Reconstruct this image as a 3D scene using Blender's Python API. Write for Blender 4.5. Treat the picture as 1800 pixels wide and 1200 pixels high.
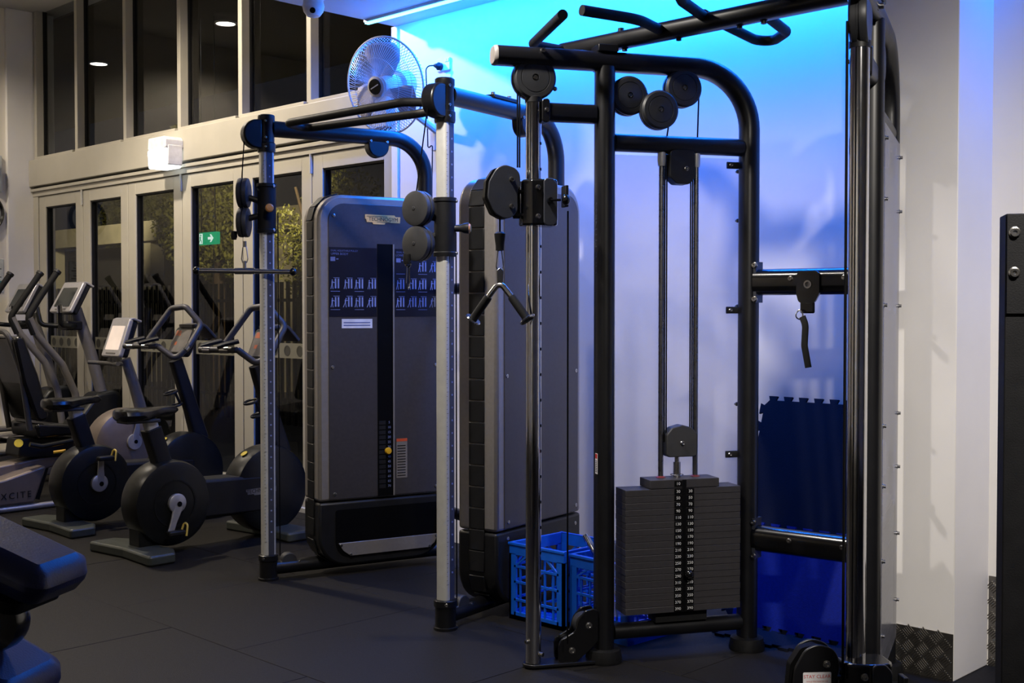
import bpy, bmesh, math, random
from mathutils import Matrix, Vector
random.seed(7)
for o in list(bpy.data.objects): bpy.data.objects.remove(o)
SC = bpy.context.scene
COL = SC.collection
R = math.radians
# ------------------------------------------------------------------ camera, world, lights, exposure
CX, CY = 0.712, 0.702
_n = math.hypot(CX, CY); CX /= _n; CY /= _n          # camera basis in the wall-aligned world
def W(r, d): return (CX*r - CY*d, CY*r + CX*d)        # right/forward of the camera -> world X,Y
H = 1.38
cam = bpy.data.cameras.new('camera'); cam.sensor_width = 36.0; cam.lens = 42.0
cam.clip_start = 0.05; cam.clip_end = 200
camo = bpy.data.objects.new('camera', cam); COL.objects.link(camo)
FWD = math.atan2(CX, -CY)                             # heading of the view in the world
camo.location = (0, 0, H)
camo.rotation_euler = (R(90) - math.atan(53/2100), 0, FWD - R(90))
SC.camera = camo
SC.view_settings.view_transform = 'Standard'
try: SC.view_settings.look = 'None'
except Exception: pass
SC.view_settings.gamma = 1.0
SC.view_settings.use_curve_mapping = False
SC.view_settings.exposure = 0.0
wd = bpy.data.worlds.new('night'); SC.world = wd; wd.use_nodes = True
wd.node_tree.nodes['Background'].inputs[0].default_value = (0.006, 0.007, 0.010, 1)
wd.node_tree.nodes['Background'].inputs[1].default_value = 1.0
WARM = (1.0, 0.87, 0.70); NEUT = (1.0, 0.93, 0.84)
def spot(name, loc, target, power, color, size=R(120), blend=0.6, rad=0.06):
    l = bpy.data.lights.new(name, 'SPOT'); l.energy = power; l.color = color
    l.spot_size = size; l.spot_blend = blend; l.shadow_soft_size = rad
    o = bpy.data.objects.new(name, l); COL.objects.link(o); o.location = loc
    o.rotation_euler = (Vector(target) - Vector(loc)).to_track_quat('-Z', 'Y').to_euler()
    return o
def area(name, loc, target, power, color, sx, sy=None):
    l = bpy.data.lights.new(name, 'AREA'); l.energy = power; l.color = color
    l.shape = 'RECTANGLE'; l.size = sx; l.size_y = sy or sx
    o = bpy.data.objects.new(name, l); COL.objects.link(o); o.location = loc
    o.rotation_euler = (Vector(target) - Vector(loc)).to_track_quat('-Z', 'Y').to_euler()
    return o
# downlights of the high ceiling over the cardio row and of the low ceiling, then two added fill lamps
spot('downlight_and_fill_lamp', (-7.75, 3.2, 4.10), (-6.2, 4.2, 0), 420, WARM, R(150), 0.5, 0.07)
spot('downlight_and_fill_lamp', (-10.2, 3.2, 4.10), (-10.2, 3.2, 0), 110, WARM, R(150), 0.5, 0.07)
spot('downlight_and_fill_lamp', (-8.6, 0.3, 4.10), (-8.6, 1.2, 0), 160, WARM, R(150), 0.5, 0.07)
spot('downlight_and_fill_lamp', (-3.3, 2.55, 3.10), (-3.6, 3.9, 0.0), 230, NEUT, R(112), 0.9, 0.06)
spot('downlight_and_fill_lamp', (0.2, 1.3, 3.10), (-1.35, 4.3, 0.5), 620, NEUT, R(70), 1.0, 0.06)
spot('downlight_and_fill_lamp', (-6.0, -2.6, 4.10), (-6.0, -5.0, 1.2), 260, WARM, R(110), 0.8, 0.07)  # added lamp out of view, brightens the front wall for chrome to reflect
spot('downlight_and_fill_lamp', (-0.8, -2.6, 3.10), (-0.8, -5.0, 1.2), 200, NEUT, R(110), 0.8, 0.07)  # second added lamp out of view, for reflections and general fill
# LED strip over the white wall: cool blue light
LEDC = (0.004, 0.155, 1.0)
area('led_strip_lamp', (-3.42, 4.585, 3.118), (-3.42, 4.74, 2.60), 185, LEDC, 4.6, 0.03)
# night lamps outside that light the trees
spot('street_lamp', (-12.5, 8.4, 3.6), (-17.2, 10.8, 2.9), 1300, (1.0, 0.80, 0.42), R(75), 0.8, 0.15)
spot('street_lamp', (-21.0, 9.6, 3.6), (-28.0, 15.2, 4.3), 1000, (1.0, 0.82, 0.46), R(80), 0.8, 0.15)
# ------------------------------------------------------------------ materials
def lin(c): return tuple(((x/255)/12.92 if x/255 <= 0.04045 else ((x/255+0.055)/1.055)**2.4) for x in c)
MATS = {}
def mat(name, rgb, rough=0.5, metal=0.0, var=0.12, scale=20.0, bump=0.0, bscale=200.0, coat=0.0, emit=None, estr=0.0, aniso=None, spec=None):
    m = bpy.data.materials.new(name); m.use_nodes = True
    nt = m.node_tree; b = nt.nodes['Principled BSDF']; L = nt.links.new
    c = lin(rgb)
    tc = nt.nodes.new('ShaderNodeTexCoord')
    nz = nt.nodes.new('ShaderNodeTexNoise'); nz.inputs['Scale'].default_value = scale; nz.inputs['Detail'].default_value = 4
    mp = nt.nodes.new('ShaderNodeMapping')
    if aniso: mp.inputs['Scale'].default_value = aniso
    L(tc.outputs['Object'], mp.inputs['Vector']); L(mp.outputs['Vector'], nz.inputs['Vector'])
    rp = nt.nodes.new('ShaderNodeValToRGB')
    rp.color_ramp.elements[0].position = 0.3; rp.color_ramp.elements[1].position = 0.7
    rp.color_ramp.elements[0].color = tuple(x*(1-var) for x in c)+(1,)
    rp.color_ramp.elements[1].color = tuple(min(1, x*(1+var)) for x in c)+(1,)
    L(nz.outputs['Fac'], rp.inputs['Fac']); L(rp.outputs['Color'], b.inputs['Base Color'])
    b.inputs['Metallic'].default_value = metal
    if spec is not None: b.inputs['Specular IOR Level'].default_value = spec
    mr = nt.nodes.new('ShaderNodeMapRange'); mr.inputs['To Min'].default_value = max(0.02, rough*0.85); mr.inputs['To Max'].default_value = min(1, rough*1.15)
    L(nz.outputs['Fac'], mr.inputs['Value']); L(mr.outputs['Result'], b.inputs['Roughness'])
    if coat: b.inputs['Coat Weight'].default_value = coat; b.inputs['Coat Roughness'].default_value = 0.15
    if bump:
        n2 = nt.nodes.new('ShaderNodeTexNoise'); n2.inputs['Scale'].default_value = bscale; n2.inputs['Detail'].default_value = 3
        L(tc.outputs['Object'], n2.inputs['Vector'])
        bp = nt.nodes.new('ShaderNodeBump'); bp.inputs['Strength'].default_value = bump; bp.inputs['Distance'].default_value = 0.003
        L(n2.outputs['Fac'], bp.inputs['Height']); L(bp.outputs['Normal'], b.inputs['Normal'])
    if emit:
        b.inputs['Emission Color'].default_value = tuple(emit)+(1,); b.inputs['Emission Strength'].default_value = estr
    MATS[name] = m
    return m
def glass_mat(name, tint, ior=1.5, rough=0.0):
    m = bpy.data.materials.new(name); m.use_nodes = True; nt = m.node_tree; nt.nodes.clear(); L = nt.links.new
    out = nt.nodes.new('ShaderNodeOutputMaterial'); mx = nt.nodes.new('ShaderNodeMixShader')
    fr = nt.nodes.new('ShaderNodeFresnel'); fr.inputs['IOR'].default_value = ior
    tr = nt.nodes.new('ShaderNodeBsdfTransparent'); tr.inputs['Color'].default_value = tuple(tint)+(1,)
    gl = nt.nodes.new('ShaderNodeBsdfGlossy'); gl.inputs['Roughness'].default_value = rough
    ge = nt.nodes.new('ShaderNodeNewGeometry'); sb_ = nt.nodes.new('ShaderNodeMath'); sb_.operation = 'SUBTRACT'; sb_.inputs[0].default_value = 1.0
    ml = nt.nodes.new('ShaderNodeMath'); ml.operation = 'MULTIPLY'
    L(ge.outputs['Backfacing'], sb_.inputs[1]); L(fr.outputs[0], ml.inputs[0]); L(sb_.outputs[0], ml.inputs[1])   # inner faces of the pane do not mirror again
    L(ml.outputs[0], mx.inputs[0]); L(tr.outputs[0], mx.inputs[1]); L(gl.outputs[0], mx.inputs[2]); L(mx.outputs[0], out.inputs[0])
    MATS[name] = m; return m
mat('wall_paint', (226, 223, 219), 0.55, 0, 0.03, 3, 0.08, 60)
mat('wall_paint_cream', (224, 218, 205), 0.6, 0, 0.03, 3, 0.08, 60)
mat('ceiling_paint', (205, 203, 200), 0.8, 0, 0.03, 3)
mat('frame_paint', (176, 171, 158), 0.4, 0, 0.05, 4, 0.05, 80)
mat('frame_side', (120, 118, 114), 0.45, 0, 0.05, 4)
mat('rubber_floor', (26, 24, 22), 0.62, 0, 0.22, 90, 0.5, 260, spec=0.16)
mat('rubber_gap', (10, 10, 10), 0.9)
mat('gasket', (9, 9, 12), 0.5)
mat('black_gloss', (9, 9, 11), 0.22, 0, 0.1, 8, 0, 0, 0.5)
mat('black_satin', (14, 14, 17), 0.34, 0, 0.15, 10)
mat('black_matte', (20, 20, 22), 0.55, 0, 0.15, 20, 0.15, 300, spec=0.2)
mat('black_plastic', (26, 26, 28), 0.45, 0, 0.15, 20, 0.1, 400, spec=0.3)
mat('slate_plastic', (48, 48, 50), 0.5, 0, 0.12, 20, 0.1, 400)
mat('pulley_plastic', (44, 45, 48), 0.42, 0, 0.1, 20)
mat('rubber_grip', (16, 16, 17), 0.7, 0, 0.2, 60, 0.3, 400, spec=0.25)
mat('chrome', (205, 205, 208), 0.10, 1.0, 0.05, 30)
mat('steel', (175, 173, 170), 0.25, 1.0, 0.08, 40)
mat('rod_steel', (120, 120, 124), 0.28, 1.0, 0.08, 40)
mat('aluminium', (196, 195, 190), 0.36, 0.3, 0.05, 30)
mat('anodised_strip', (70, 72, 84), 0.4, 0.4, 0.08, 30)
mat('cabinet_silver', (146, 140, 134), 0.36, 0.45, 0.05, 60, 0.05, 500)
mat('cabinet_face', (84, 80, 80), 0.38, 0.6, 0.06, 60, 0.08, 600)
mat('cabinet_black', (26, 26, 27), 0.4, 0, 0.1, 20, spec=0.3)
mat('slot_black', (4, 4, 5), 0.6, spec=0.1)
mat('placard_navy', (10, 12, 26), 0.3, 0, 0.1, 10)
mat('print_pale', (120, 130, 172), 0.5)
mat('print_dim', (100, 108, 146), 0.5)
mat('gold_badge', (245, 192, 108), 0.4, 0.0, 0.08, 40)
mat('print_black', (12, 10, 10), 0.5)
mat('white_label', (210, 208, 210), 0.5)
mat('print_red', (190, 40, 40), 0.5)
mat('orange_print', (200, 80, 40), 0.5)
mat('yellow_knob', (226, 170, 30), 0.35)
mat('knob_tan', (190, 130, 70), 0.4)
mat('plate_grey', (56, 54, 56), 0.45, 0.15, 0.08, 50, 0.15, 500, spec=0.25)
mat('number_white', (210, 210, 210), 0.5)
mat('bushing_red', (120, 40, 40), 0.4)
mat('cap_grey', (120, 114, 110), 0.5)
mat('shroud_grey', (196, 195, 200), 0.35, 0.1, 0.03, 20)
mat('sleeve_slate', (58, 60, 68), 0.35, 0.2, 0.05, 30)
mat('crate_blue', (14, 84, 190), 0.38, 0, 0.1, 20)
mat('foam_navy', (7, 11, 28), 0.75, 0, 0.15, 80, 0.3, 300, spec=0.2)
mat('foam_blue', (16, 34, 120), 0.75, 0, 0.15, 80, 0.3, 300, spec=0.2)
mat('tread_plate', (120, 116, 110), 0.32, 0.9, 0.15, 30)
mat('fan_plastic', (214, 208, 204), 0.4)
mat('fan_blade', (168, 158, 156), 0.45)
mat('fan_wire', (205, 205, 210), 0.3, 0.4)
mat('white_plastic', (226, 224, 222), 0.4)
mat('lamp_lens', (250, 250, 250), 0.3, 0, 0, 5, 0, 0, 0, (0.90, 0.97, 1.0), 2.2)
mat('led_glow', (200, 240, 255), 0.3, 0, 0, 5, 0, 0, 0, (0.10, 0.62, 1.0), 7.0)
mat('down_glow', (255, 250, 240), 0.3, 0, 0, 5, 0, 0, 0, (1.0, 0.93, 0.80), 9.0)
mat('exit_green', (0, 130, 70), 0.4, 0, 0, 5, 0, 0, 0, (0.0, 0.42, 0.18), 0.9)
mat('exit_white', (240, 250, 245), 0.4, 0, 0, 5, 0, 0, 0, (0.85, 1.0, 0.92), 1.0)
mat('machine_grey', (118, 114, 110), 0.4, 0.3, 0.06, 20)
mat('machine_dark', (21, 22, 22), 0.36, 0, 0.12, 20, spec=0.35)
mat('machine_silver', (178, 176, 178), 0.32, 0.5, 0.05, 30)
mat('machine_tube', (72, 70, 69), 0.45, 0.2, 0.08, 30)
mat('machine_taupe', (120, 108, 98), 0.42, 0.3, 0.06, 20)
mat('vinyl_black', (16, 16, 18), 0.25, 0, 0.15, 15, 0.1, 200)
mat('vinyl_navy', (32, 38, 76), 0.36, 0, 0.12, 15, 0.15, 250)
mat('foot_green', (62, 66, 62), 0.4, 0, 0.1, 30)
mat('screen_dark', (44, 48, 48), 0.15, 0, 0.25, 12)
mat('screen_lit', (190, 176, 164), 0.2, 0, 0.2, 4, 0, 0, 0, (0.80, 0.66, 0.56), 0.55)
mat('dash_grey', (108, 104, 100), 0.35, 0, 0.2, 15)
mat('dash_orange', (172, 92, 60), 0.4, 0, 0.1, 15)
mat('yellow_strap', (214, 186, 90), 0.5)
mat('yellow_badge', (205, 180, 40), 0.4)
mat('concrete', (150, 146, 130), 0.85, 0, 0.15, 4, 0.3, 30)
mat('leaf', (96, 98, 36), 0.6, 0, 0.45, 3)
mat('bark', (60, 48, 36), 0.9, 0, 0.2, 10)
mat('asphalt', (40, 40, 40), 0.9, 0, 0.2, 10)
mat('fence_paint', (34, 34, 34), 0.6)
mat('soffit_brown', (70, 62, 54), 0.8, 0, 0.1, 3)
mat('decal_frost', (118, 116, 104), 0.6, 0, 0.08, 20)
mat('decal_ring', (64, 63, 58), 0.6)
mat('paper', (196, 200, 196), 0.6)
mat('teal_print', (60, 120, 124), 0.6)
glass_mat('window_glass', (0.80, 0.81, 0.82), 1.55)
def frosted(name, tint, rgb, amount):
    m = glass_mat(name, tint, 1.45, 0.12); nt = m.node_tree; L = nt.links.new
    out = [n for n in nt.nodes if n.type == 'OUTPUT_MATERIAL'][0]; prev = out.inputs[0].links[0].from_socket
    df = nt.nodes.new('ShaderNodeBsdfDiffuse'); df.inputs['Color'].default_value = lin(rgb)+(1,)
    tl = nt.nodes.new('ShaderNodeBsdfTranslucent'); tl.inputs['Color'].default_value = lin(rgb)+(1,)
    m1 = nt.nodes.new('ShaderNodeMixShader'); m1.inputs[0].default_value = 0.5; L(df.outputs[0], m1.inputs[1]); L(tl.outputs[0], m1.inputs[2])
    m2 = nt.nodes.new('ShaderNodeMixShader'); m2.inputs[0].default_value = amount; L(prev, m2.inputs[1]); L(m1.outputs[0], m2.inputs[2]); L(m2.outputs[0], out.inputs[0])
frosted('frosted_shroud', (0.93, 0.93, 0.95), (215, 215, 222), 0.16)
# ------------------------------------------------------------------ mesh builder
class MB:
    def __init__(s): s.v = []; s.f = []
    def add(s, vs, fs):
        k = len(s.v); s.v += [tuple(p) for p in vs]; s.f += [tuple(i+k for i in f) for f in fs]; return s
    def box(s, x0, x1, y0, y1, z0, z1):
        return s.add([(x, y, z) for z in (z0, z1) for y in (y0, y1) for x in (x0, x1)],
              [(0,2,3,1),(4,5,7,6),(0,1,5,4),(2,6,7,3),(0,4,6,2),(1,3,7,5)])
    def prism(s, poly, lo, hi, plane='xz'):
        n = len(poly)
        def P(a, b, c): return {'xz': (a, c, b), 'xy': (a, b, c), 'yz': (c, a, b)}[plane]
        vs = [P(a, b, lo) for a, b in poly]+[P(a, b, hi) for a, b in poly]
        fs = [tuple(range(n)), tuple(range(2*n-1, n-1, -1))]+[(i, (i+1) % n, n+(i+1) % n, n+i) for i in range(n)]
        return s.add(vs, fs)
    def sweep(s, path, prof, n0=(0, 1, 0), closed=False, scales=None):
        path = [Vector(p) for p in path]; N = len(path); k = len(prof); vs = []; fs = []
        n = Vector(n0)
        for i, p in enumerate(path):
            if closed: t = path[(i+1) % N]-path[i-1]
            else: t = path[min(i+1, N-1)]-path[max(i-1, 0)]
            t.normalize()
            n = n-t*n.dot(t)
            if n.length < 1e-5: n = t.orthogonal()
            n.normalize(); b = t.cross(n)
            sc = scales[i] if scales else 1.0
            vs += [p+n*(a*sc)+b*(c*sc) for a, c in prof]
        for i in range(N if closed else N-1):
            j = (i+1) % N
            for q in range(k): fs.append((i*k+q, i*k+(q+1) % k, j*k+(q+1) % k, j*k+q))
        if not closed: fs += [tuple(range(k-1, -1, -1)), tuple((N-1)*k+q for q in range(k))]
        return s.add(vs, fs)
    def tube(s, path, r, seg=12, scales=None, closed=False):
        p0, p1 = Vector(path[0]), Vector(path[1]); t = (p1-p0)
        return s.sweep(path, [(r*math.cos(2*math.pi*i/seg), r*math.sin(2*math.pi*i/seg)) for i in range(seg)], t.orthogonal(), closed, scales)
    def cyl(s, p0, p1, r, seg=20, r2=None):
        return s.tube([p0, p1], r, seg, [1, (r2 if r2 is not None else r)/r])
    def lathe(s, prof, o=(0, 0, 0), axis=(0, 0, 1), seg=28):
        ax = Vector(axis).normalized(); a = ax.orthogonal().normalized(); b = ax.cross(a); o = Vector(o); k = len(prof); vs = []; fs = []
        for i in range(seg):
            t = 2*math.pi*i/seg; d = a*math.cos(t)+b*math.sin(t)
            vs += [o+d*r+ax*z for r, z in prof]
        for i in range(seg):
            j = (i+1) % seg
            for q in range(k-1): fs.append((i*k+q, j*k+q, j*k+q+1, i*k+q+1))
        if prof[0][0] > 1e-4: fs.append(tuple(i*k for i in range(seg)))
        if prof[-1][0] > 1e-4: fs.append(tuple(i*k+k-1 for i in range(seg)))
        return s.add(vs, fs)
    def ball(s, c, r, sq=(1, 1, 1), seg=16, rings=9):
        pr = [(max(1e-5, math.sin(math.pi*i/rings)), -math.cos(math.pi*i/rings)) for i in range(rings+1)]
        k0 = len(s.v); s.lathe(pr, (0, 0, 0), (0, 0, 1), seg)
        for i in range(k0, len(s.v)):
            x, y, z = s.v[i]; s.v[i] = (c[0]+x*r*sq[0], c[1]+y*r*sq[1], c[2]+z*r*sq[2])
        return s
    def move(s, M, k0=0):
        for i in range(k0, len(s.v)): s.v[i] = tuple(M @ Vector(s.v[i]))
        return s
    def mesh(s, name, sharp=35):
        me = bpy.data.meshes.new(name); me.from_pydata(s.v, [], s.f)
        bm = bmesh.new(); bm.from_mesh(me); bmesh.ops.remove_doubles(bm, verts=bm.verts, dist=1e-5)
        bmesh.ops.recalc_face_normals(bm, faces=bm.faces); bm.to_mesh(me); bm.free()
        me.polygons.foreach_set('use_smooth', [True]*len(me.polygons))
        me.set_sharp_from_angle(angle=R(sharp)); me.update()
        return me
def rrect(w, h, r, n=4):
    pts = []
    for cx, cy, a0 in ((w/2-r, h/2-r, 0), (-w/2+r, h/2-r, 90), (-w/2+r, -h/2+r, 180), (w/2-r, -h/2+r, 270)):
        for i in range(n+1):
            a = R(a0+90*i/n); pts.append((cx+r*math.cos(a), cy+r*math.sin(a)))
    return pts
def circ(cx, cy, r, n=24, a0=0, a1=360):
    m = n if abs(a1-a0) >= 360 else n+1
    return [(cx+r*math.cos(R(a0+(a1-a0)*i/n)), cy+r*math.sin(R(a0+(a1-a0)*i/n))) for i in range(m)]
def fillet(pts, r, seg=8, closed=False):
    P = [Vector(p) for p in pts]; N = len(P); out = []
    for i in range(N):
        rr = r[i] if isinstance(r, (list, tuple)) else r
        if (not closed and i in (0, N-1)) or rr <= 0: out.append(P[i]); continue
        a, b = P[i-1]-P[i], P[(i+1) % N]-P[i]; la, lb = a.length, b.length
        a.normalize(); b.normalize(); ang = a.angle(b)
        if ang > 3.1: out.append(P[i]); continue
        d = min(rr/math.tan(ang/2), la*0.49 if (closed or 0 < i-1) else la*0.98, lb*0.49 if (closed or i+1 < N-1) else lb*0.98)
        q0, q1 = P[i]+a*d, P[i]+b*d
        rad = d*math.tan(ang/2); c = P[i]+(a+b).normalized()*(rad/math.sin(ang/2))
        v0, v1 = q0-c, q1-c; full = v0.angle(v1)
        for k in range(seg+1):
            t = k/seg
            out.append(c+(v0*math.sin((1-t)*full)+v1*math.sin(t*full))/math.sin(full))
    return out
def f2(pts, r, seg=6):
    return [(p.x, p.y) for p in fillet([(a, b, 0) for a, b in pts], r, seg, True)]
# ------------------------------------------------------------------ objects
MW = {}
def reg(o, M): MW[o.name] = M
def thing(name, label, cat, M=None, group=None):
    o = bpy.data.objects.new(name, None); COL.objects.link(o); o.empty_display_size = 0.1
    M = M if M is not None else Matrix()
    o.matrix_local = M; reg(o, M); o['label'] = label; o['category'] = cat
    if group: o['group'] = group
    return o
def raw(name, me, material, parent=None, M=None, bev=0.0):
    if isinstance(me, MB): me = me.mesh(name)
    if material and not me.materials: me.materials.append(MATS[material])
    o = bpy.data.objects.new(name, me); COL.objects.link(o)
    if parent:
        o.parent = parent
        M = M if M is not None else MW[parent.name]
        o.matrix_local = MW[parent.name].inverted() @ M
    else:
        M = M if M is not None else Matrix(); o.matrix_local = M
    reg(o, M)
    if bev:
        b = o.modifiers.new('bevel', 'BEVEL'); b.width = bev; b.segments = 2; b.limit_method = 'ANGLE'; b.angle_limit = R(40)
    return o
def part(name, me, material, parent, M=None, bev=0.0, label=None):
    o = raw(name, me, material, parent, M, bev)
    if label: o['label'] = label
    return o
def solo(name, me, material, label, cat, M=None, bev=0.0, group=None):
    o = raw(name, me, material, None, M, bev); o['label'] = label; o['category'] = cat
    if group: o['group'] = group
    return o
def struct(name, me, material, label=None, M=None, bev=0.0):
    o = raw(name, me, material, None, M, bev); o['kind'] = 'structure'
    if label: o['label'] = label
    return o
def text_mesh(body, size, ext=0.0, space=1.0, shear=0.0):
    cu = bpy.data.curves.new('lettering', 'FONT'); cu.body = body; cu.size = size; cu.align_x = 'CENTER'; cu.align_y = 'CENTER'
    cu.extrude = ext; cu.space_character = space; cu.shear = shear; cu.resolution_u = 2
    t = bpy.data.objects.new('lettering', cu); COL.objects.link(t); bpy.context.view_layer.update()
    me = bpy.data.meshes.new_from_object(t.evaluated_get(bpy.context.evaluated_depsgraph_get()))
    bpy.data.objects.remove(t); bpy.data.curves.remove(cu); me.materials.clear(); return me
def FM(o, right, up):
    r = Vector(right).normalized(); u = Vector(up).normalized(); n = r.cross(u)
    return Matrix(((r.x, u.x, n.x, o[0]), (r.y, u.y, n.y, o[1]), (r.z, u.z, n.z, o[2]), (0, 0, 0, 1)))
def TM(x, y, deg, z=0): return Matrix.Translation((x, y, z)) @ Matrix.Rotation(R(deg), 4, 'Z')
def bolt(parent, M, p, axis, r=0.009, h=0.01, m='steel', name='bolt'):
    b = MB().lathe([(0.0001, -0.002), (r*1.35, -0.002), (r*1.35, 0.002), (r, 0.003), (r, h), (r*0.5, h), (r*0.45, h*0.6), (0.0001, h*0.6)], p, axis, 12)
    return part(name, b, m, parent, M)
# ================================================================== THE ROOM
YW = 4.82; XL = -11.0; ZH = 4.15; ZL = 3.15; XS = -5.77
fl = struct('floor', MB().box(-12, 5, -5, YW+0.2, -0.10, -0.012), 'rubber_gap')
tile_me = MB().box(-0.4985, 0.4985, -0.4985, 0.4985, -0.014, 0.0).mesh('tile')
for j in range(-2, 3):
    y0 = 2.65+j
    for i in range(-8, 5):
        x0 = -4.2+i+(0.5 if j % 2 else 0.0)
        if x0 > -0.4 or x0+1 < XL: continue
        h = min(1.0, YW-y0)
        o = raw('tile', tile_me, 'rubber_floor', fl, Matrix.Translation((x0+0.5, y0+h/2, random.uniform(-0.0008, 0.0008))) @ Matrix.Diagonal((1, h, 1, 1)), 0.0015)
m2 = MB().box(-12, 5, -5, 0.649, -0.014, 0.0).box(-0.2, 5, 0.651, YW+0.2, -0.014, 0.0)
raw('outer_matting', m2, 'rubber_floor', fl)
struct('ceiling_high', MB().box(XL-0.3, XS, -5, YW+0.3, ZH, ZH+0.1), 'ceiling_paint')
struct('ceiling_low', MB().box(XS, 5, -5, YW+0.2, ZL, ZH+0.1), 'ceiling_paint')
struct('wall_back', MB().box(-5.74, -2.2, YW, YW+0.2, 0, ZL), 'wall_paint')
struct('trim_1', MB().box(-5.80, -5.74, YW-0.012, YW+0.2, 0, ZL), 'wall_paint', bev=0.004)
struct('wall_pier', MB().box(-2.27, -1.93, 4.30, YW+0.2, 0, ZL), 'wall_paint', bev=0.004)
struct('wall_right', MB().box(-1.94, 5, 4.60, YW+0.2, 0, ZL), 'wall_paint')
struct('wall_left', MB().box(XL-0.3, XL-0.04, -5, YW+0.2, 0, ZH), 'wall_paint_cream')
struct('wall_pillar', MB().box(XL-0.3, XL, 4.575, YW+0.2, 0, ZH), 'wall_paint', bev=0.004)
struct('wall_front', MB().box(XL-0.3, 5, -5.1, -5, 0, ZH), 'wall_paint_cream')
struct('wall_side', MB().box(5, 5.1, -5.1, YW+0.2, 0, ZH), 'wall_paint_cream')
# transom beam between doors and the high windows
tb = struct('trim_2', MB().box(XL, -5.80, YW-0.05, YW+0.16, 2.53, 2.775), 'frame_paint', bev=0.006)
raw('cover_strip', MB().box(XL, -5.80, YW-0.035, YW+0.1, 2.485, 2.512), 'frame_paint', tb, bev=0.003)
raw('head_channel', MB().box(XL, -5.80, YW-0.015, YW+0.1, 2.44, 2.486), 'frame_paint', tb, bev=0.003)
raw('shadow_gap', MB().box(XL, -5.80, YW+0.0, YW+0.1, 2.511, 2.531), 'gasket', tb)  # black strip in the groove, its colour stands for the shade there
struct('trim_3', MB().box(XL, -5.80, YW-0.02, YW+0.13, -0.01, 0.035), 'aluminium', bev=0.004)   # door track
# folding doors
panes = [(-10.76, -10.156), (-9.886, -9.334), (-9.083, -8.475), (-8.219, -7.622), (-7.37, -6.771), (-6.532, -5.887)]
edges = [-10.90, -10.02, -9.21, -8.348, -7.50, -6.652, -5.80]
raw('jamb', MB().box(XL, -10.90, YW-0.01, YW+0.1, 0, 2.44), 'frame_paint', tb, bev=0.003)
for i, (a, b) in enumerate(panes):
    e0, e1 = edges[i]+0.004, edges[i+1]-0.004; y0, y1 = YW, YW+0.055
    d = struct('door_%d' % (i+1), MB().box(e0, a, y0, y1, 0.035, 2.436), 'frame_paint', bev=0.003)
    raw('stile', MB().box(b, e1, y0, y1, 0.035, 2.436), 'frame_paint', d, bev=0.003)
    raw('top_rail', MB().box(a, b, y0, y1, 2.335, 2.436), 'frame_paint', d, bev=0.003)
    raw('bottom_rail', MB().box(a, b, y0, y1, 0.035, 0.17), 'frame_paint', d, bev=0.003)
    raw('gasket', MB().box(a, a+0.012, y0+0.012, y1+0.01, 0.17, 2.335).box(b-0.012, b, y0+0.012, y1+0.01, 0.17, 2.335).box(a, b, y0+0.012, y1+0.01, 2.325, 2.335), 'gasket', d)
    raw('pane', MB().box(a+0.002, b-0.002, YW+0.035, YW+0.041, 0.17, 2.335), 'window_glass', d)
    st = raw('safety_strip', MB().box(a+0.012, b-0.012, YW+0.032, YW+0.0345, 1.052, 1.157), 'decal_frost', d)
    n = 4; rg = MB()
    for k in range(n):
        cx = a+(b-a)*(k+0.5)/n
        rg.lathe([(0.030, 0), (0.038, 0), (0.038, 0.0012), (0.030, 0.0012), (0.030, 0)], (cx, YW+0.0318, 1.104), (0, -1, 0), 20)
    raw('ring_print', rg, 'decal_ring', st)
    if i in (0, 2, 4):
        raw('hinge', MB().cyl((e1+0.004, YW-0.008, 2.31), (e1+0.004, YW-0.008, 2.44), 0.011, 10), 'aluminium', d)
# high windows
mx = [-10.97, -10.147, -9.268, -8.40, -7.541, -6.702, -5.80]
for i in range(6):
    a, b = mx[i], mx[i+1]
    w = struct('window_%d' % (i+1), MB().box(a-(0.0 if i == 0 else 0.0), a+0.05, YW-0.005, YW+0.10, 2.79, ZH), 'frame_paint', bev=0.002)
    raw('sill', MB().box(a+0.05, b, YW-0.03, YW+0.13, 2.775, 2.80), 'frame_paint', w, bev=0.003)
    raw('gasket', MB().box(a+0.05, a+0.060, YW+0.06, YW+0.10, 2.80, ZH), 'gasket', w)
    raw('pane', MB().box(a+0.052, b-0.001, YW+0.075, YW+0.081, 2.80, ZH), 'window_glass', w)
# skirting of tread plate
def tread(name, x0, x1, y, z1, parent):
    base = raw('tread_plate', MB().box(x0, x1, y-0.004, y, 0.0, z1), 'tread_plate', parent)
    b = MB(); p = 0.0295; j = 0
    z = 0.014
    while z < z1-0.012:
        x = x0+0.014+(p if j % 2 else 0)
        while x < x1-0.012:
            s = -1 if j % 2 else 1
            for k in range(-2, 3):
                q = k*0.0084*0.7; cx, cz = x+q, z-s*q
                dx, dz = 0.0122, 0.0122*s; w = 0.0012
                b.add([(cx-dx-w, y-0.004, cz-dz+w*s), (cx+dx-w, y-0.004, cz+dz+w*s), (cx-dx*0.7, y-0.0066, cz-dz*0.7), (cx+dx*0.7, y-0.0066, cz+dz*0.7),
                       (cx-dx+w, y-0.004, cz-dz-w*s), (cx+dx+w, y-0.004, cz+dz-w*s)], [(0, 1, 3, 2), (2, 3, 5, 4), (0, 2, 4), (1, 5, 3)])
            x += 2*p
        z += p; j += 1
    o = raw('raised_treads', b, 'tread_plate', base); o['kind'] = 'stuff'
tread('a', -2.27, -1.932, 4.30, 0.178, bpy.data.objects['wall_pier'])
tread('b', -1.925, -1.2, 4.60, 0.352, bpy.data.objects['wall_right'])
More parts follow.
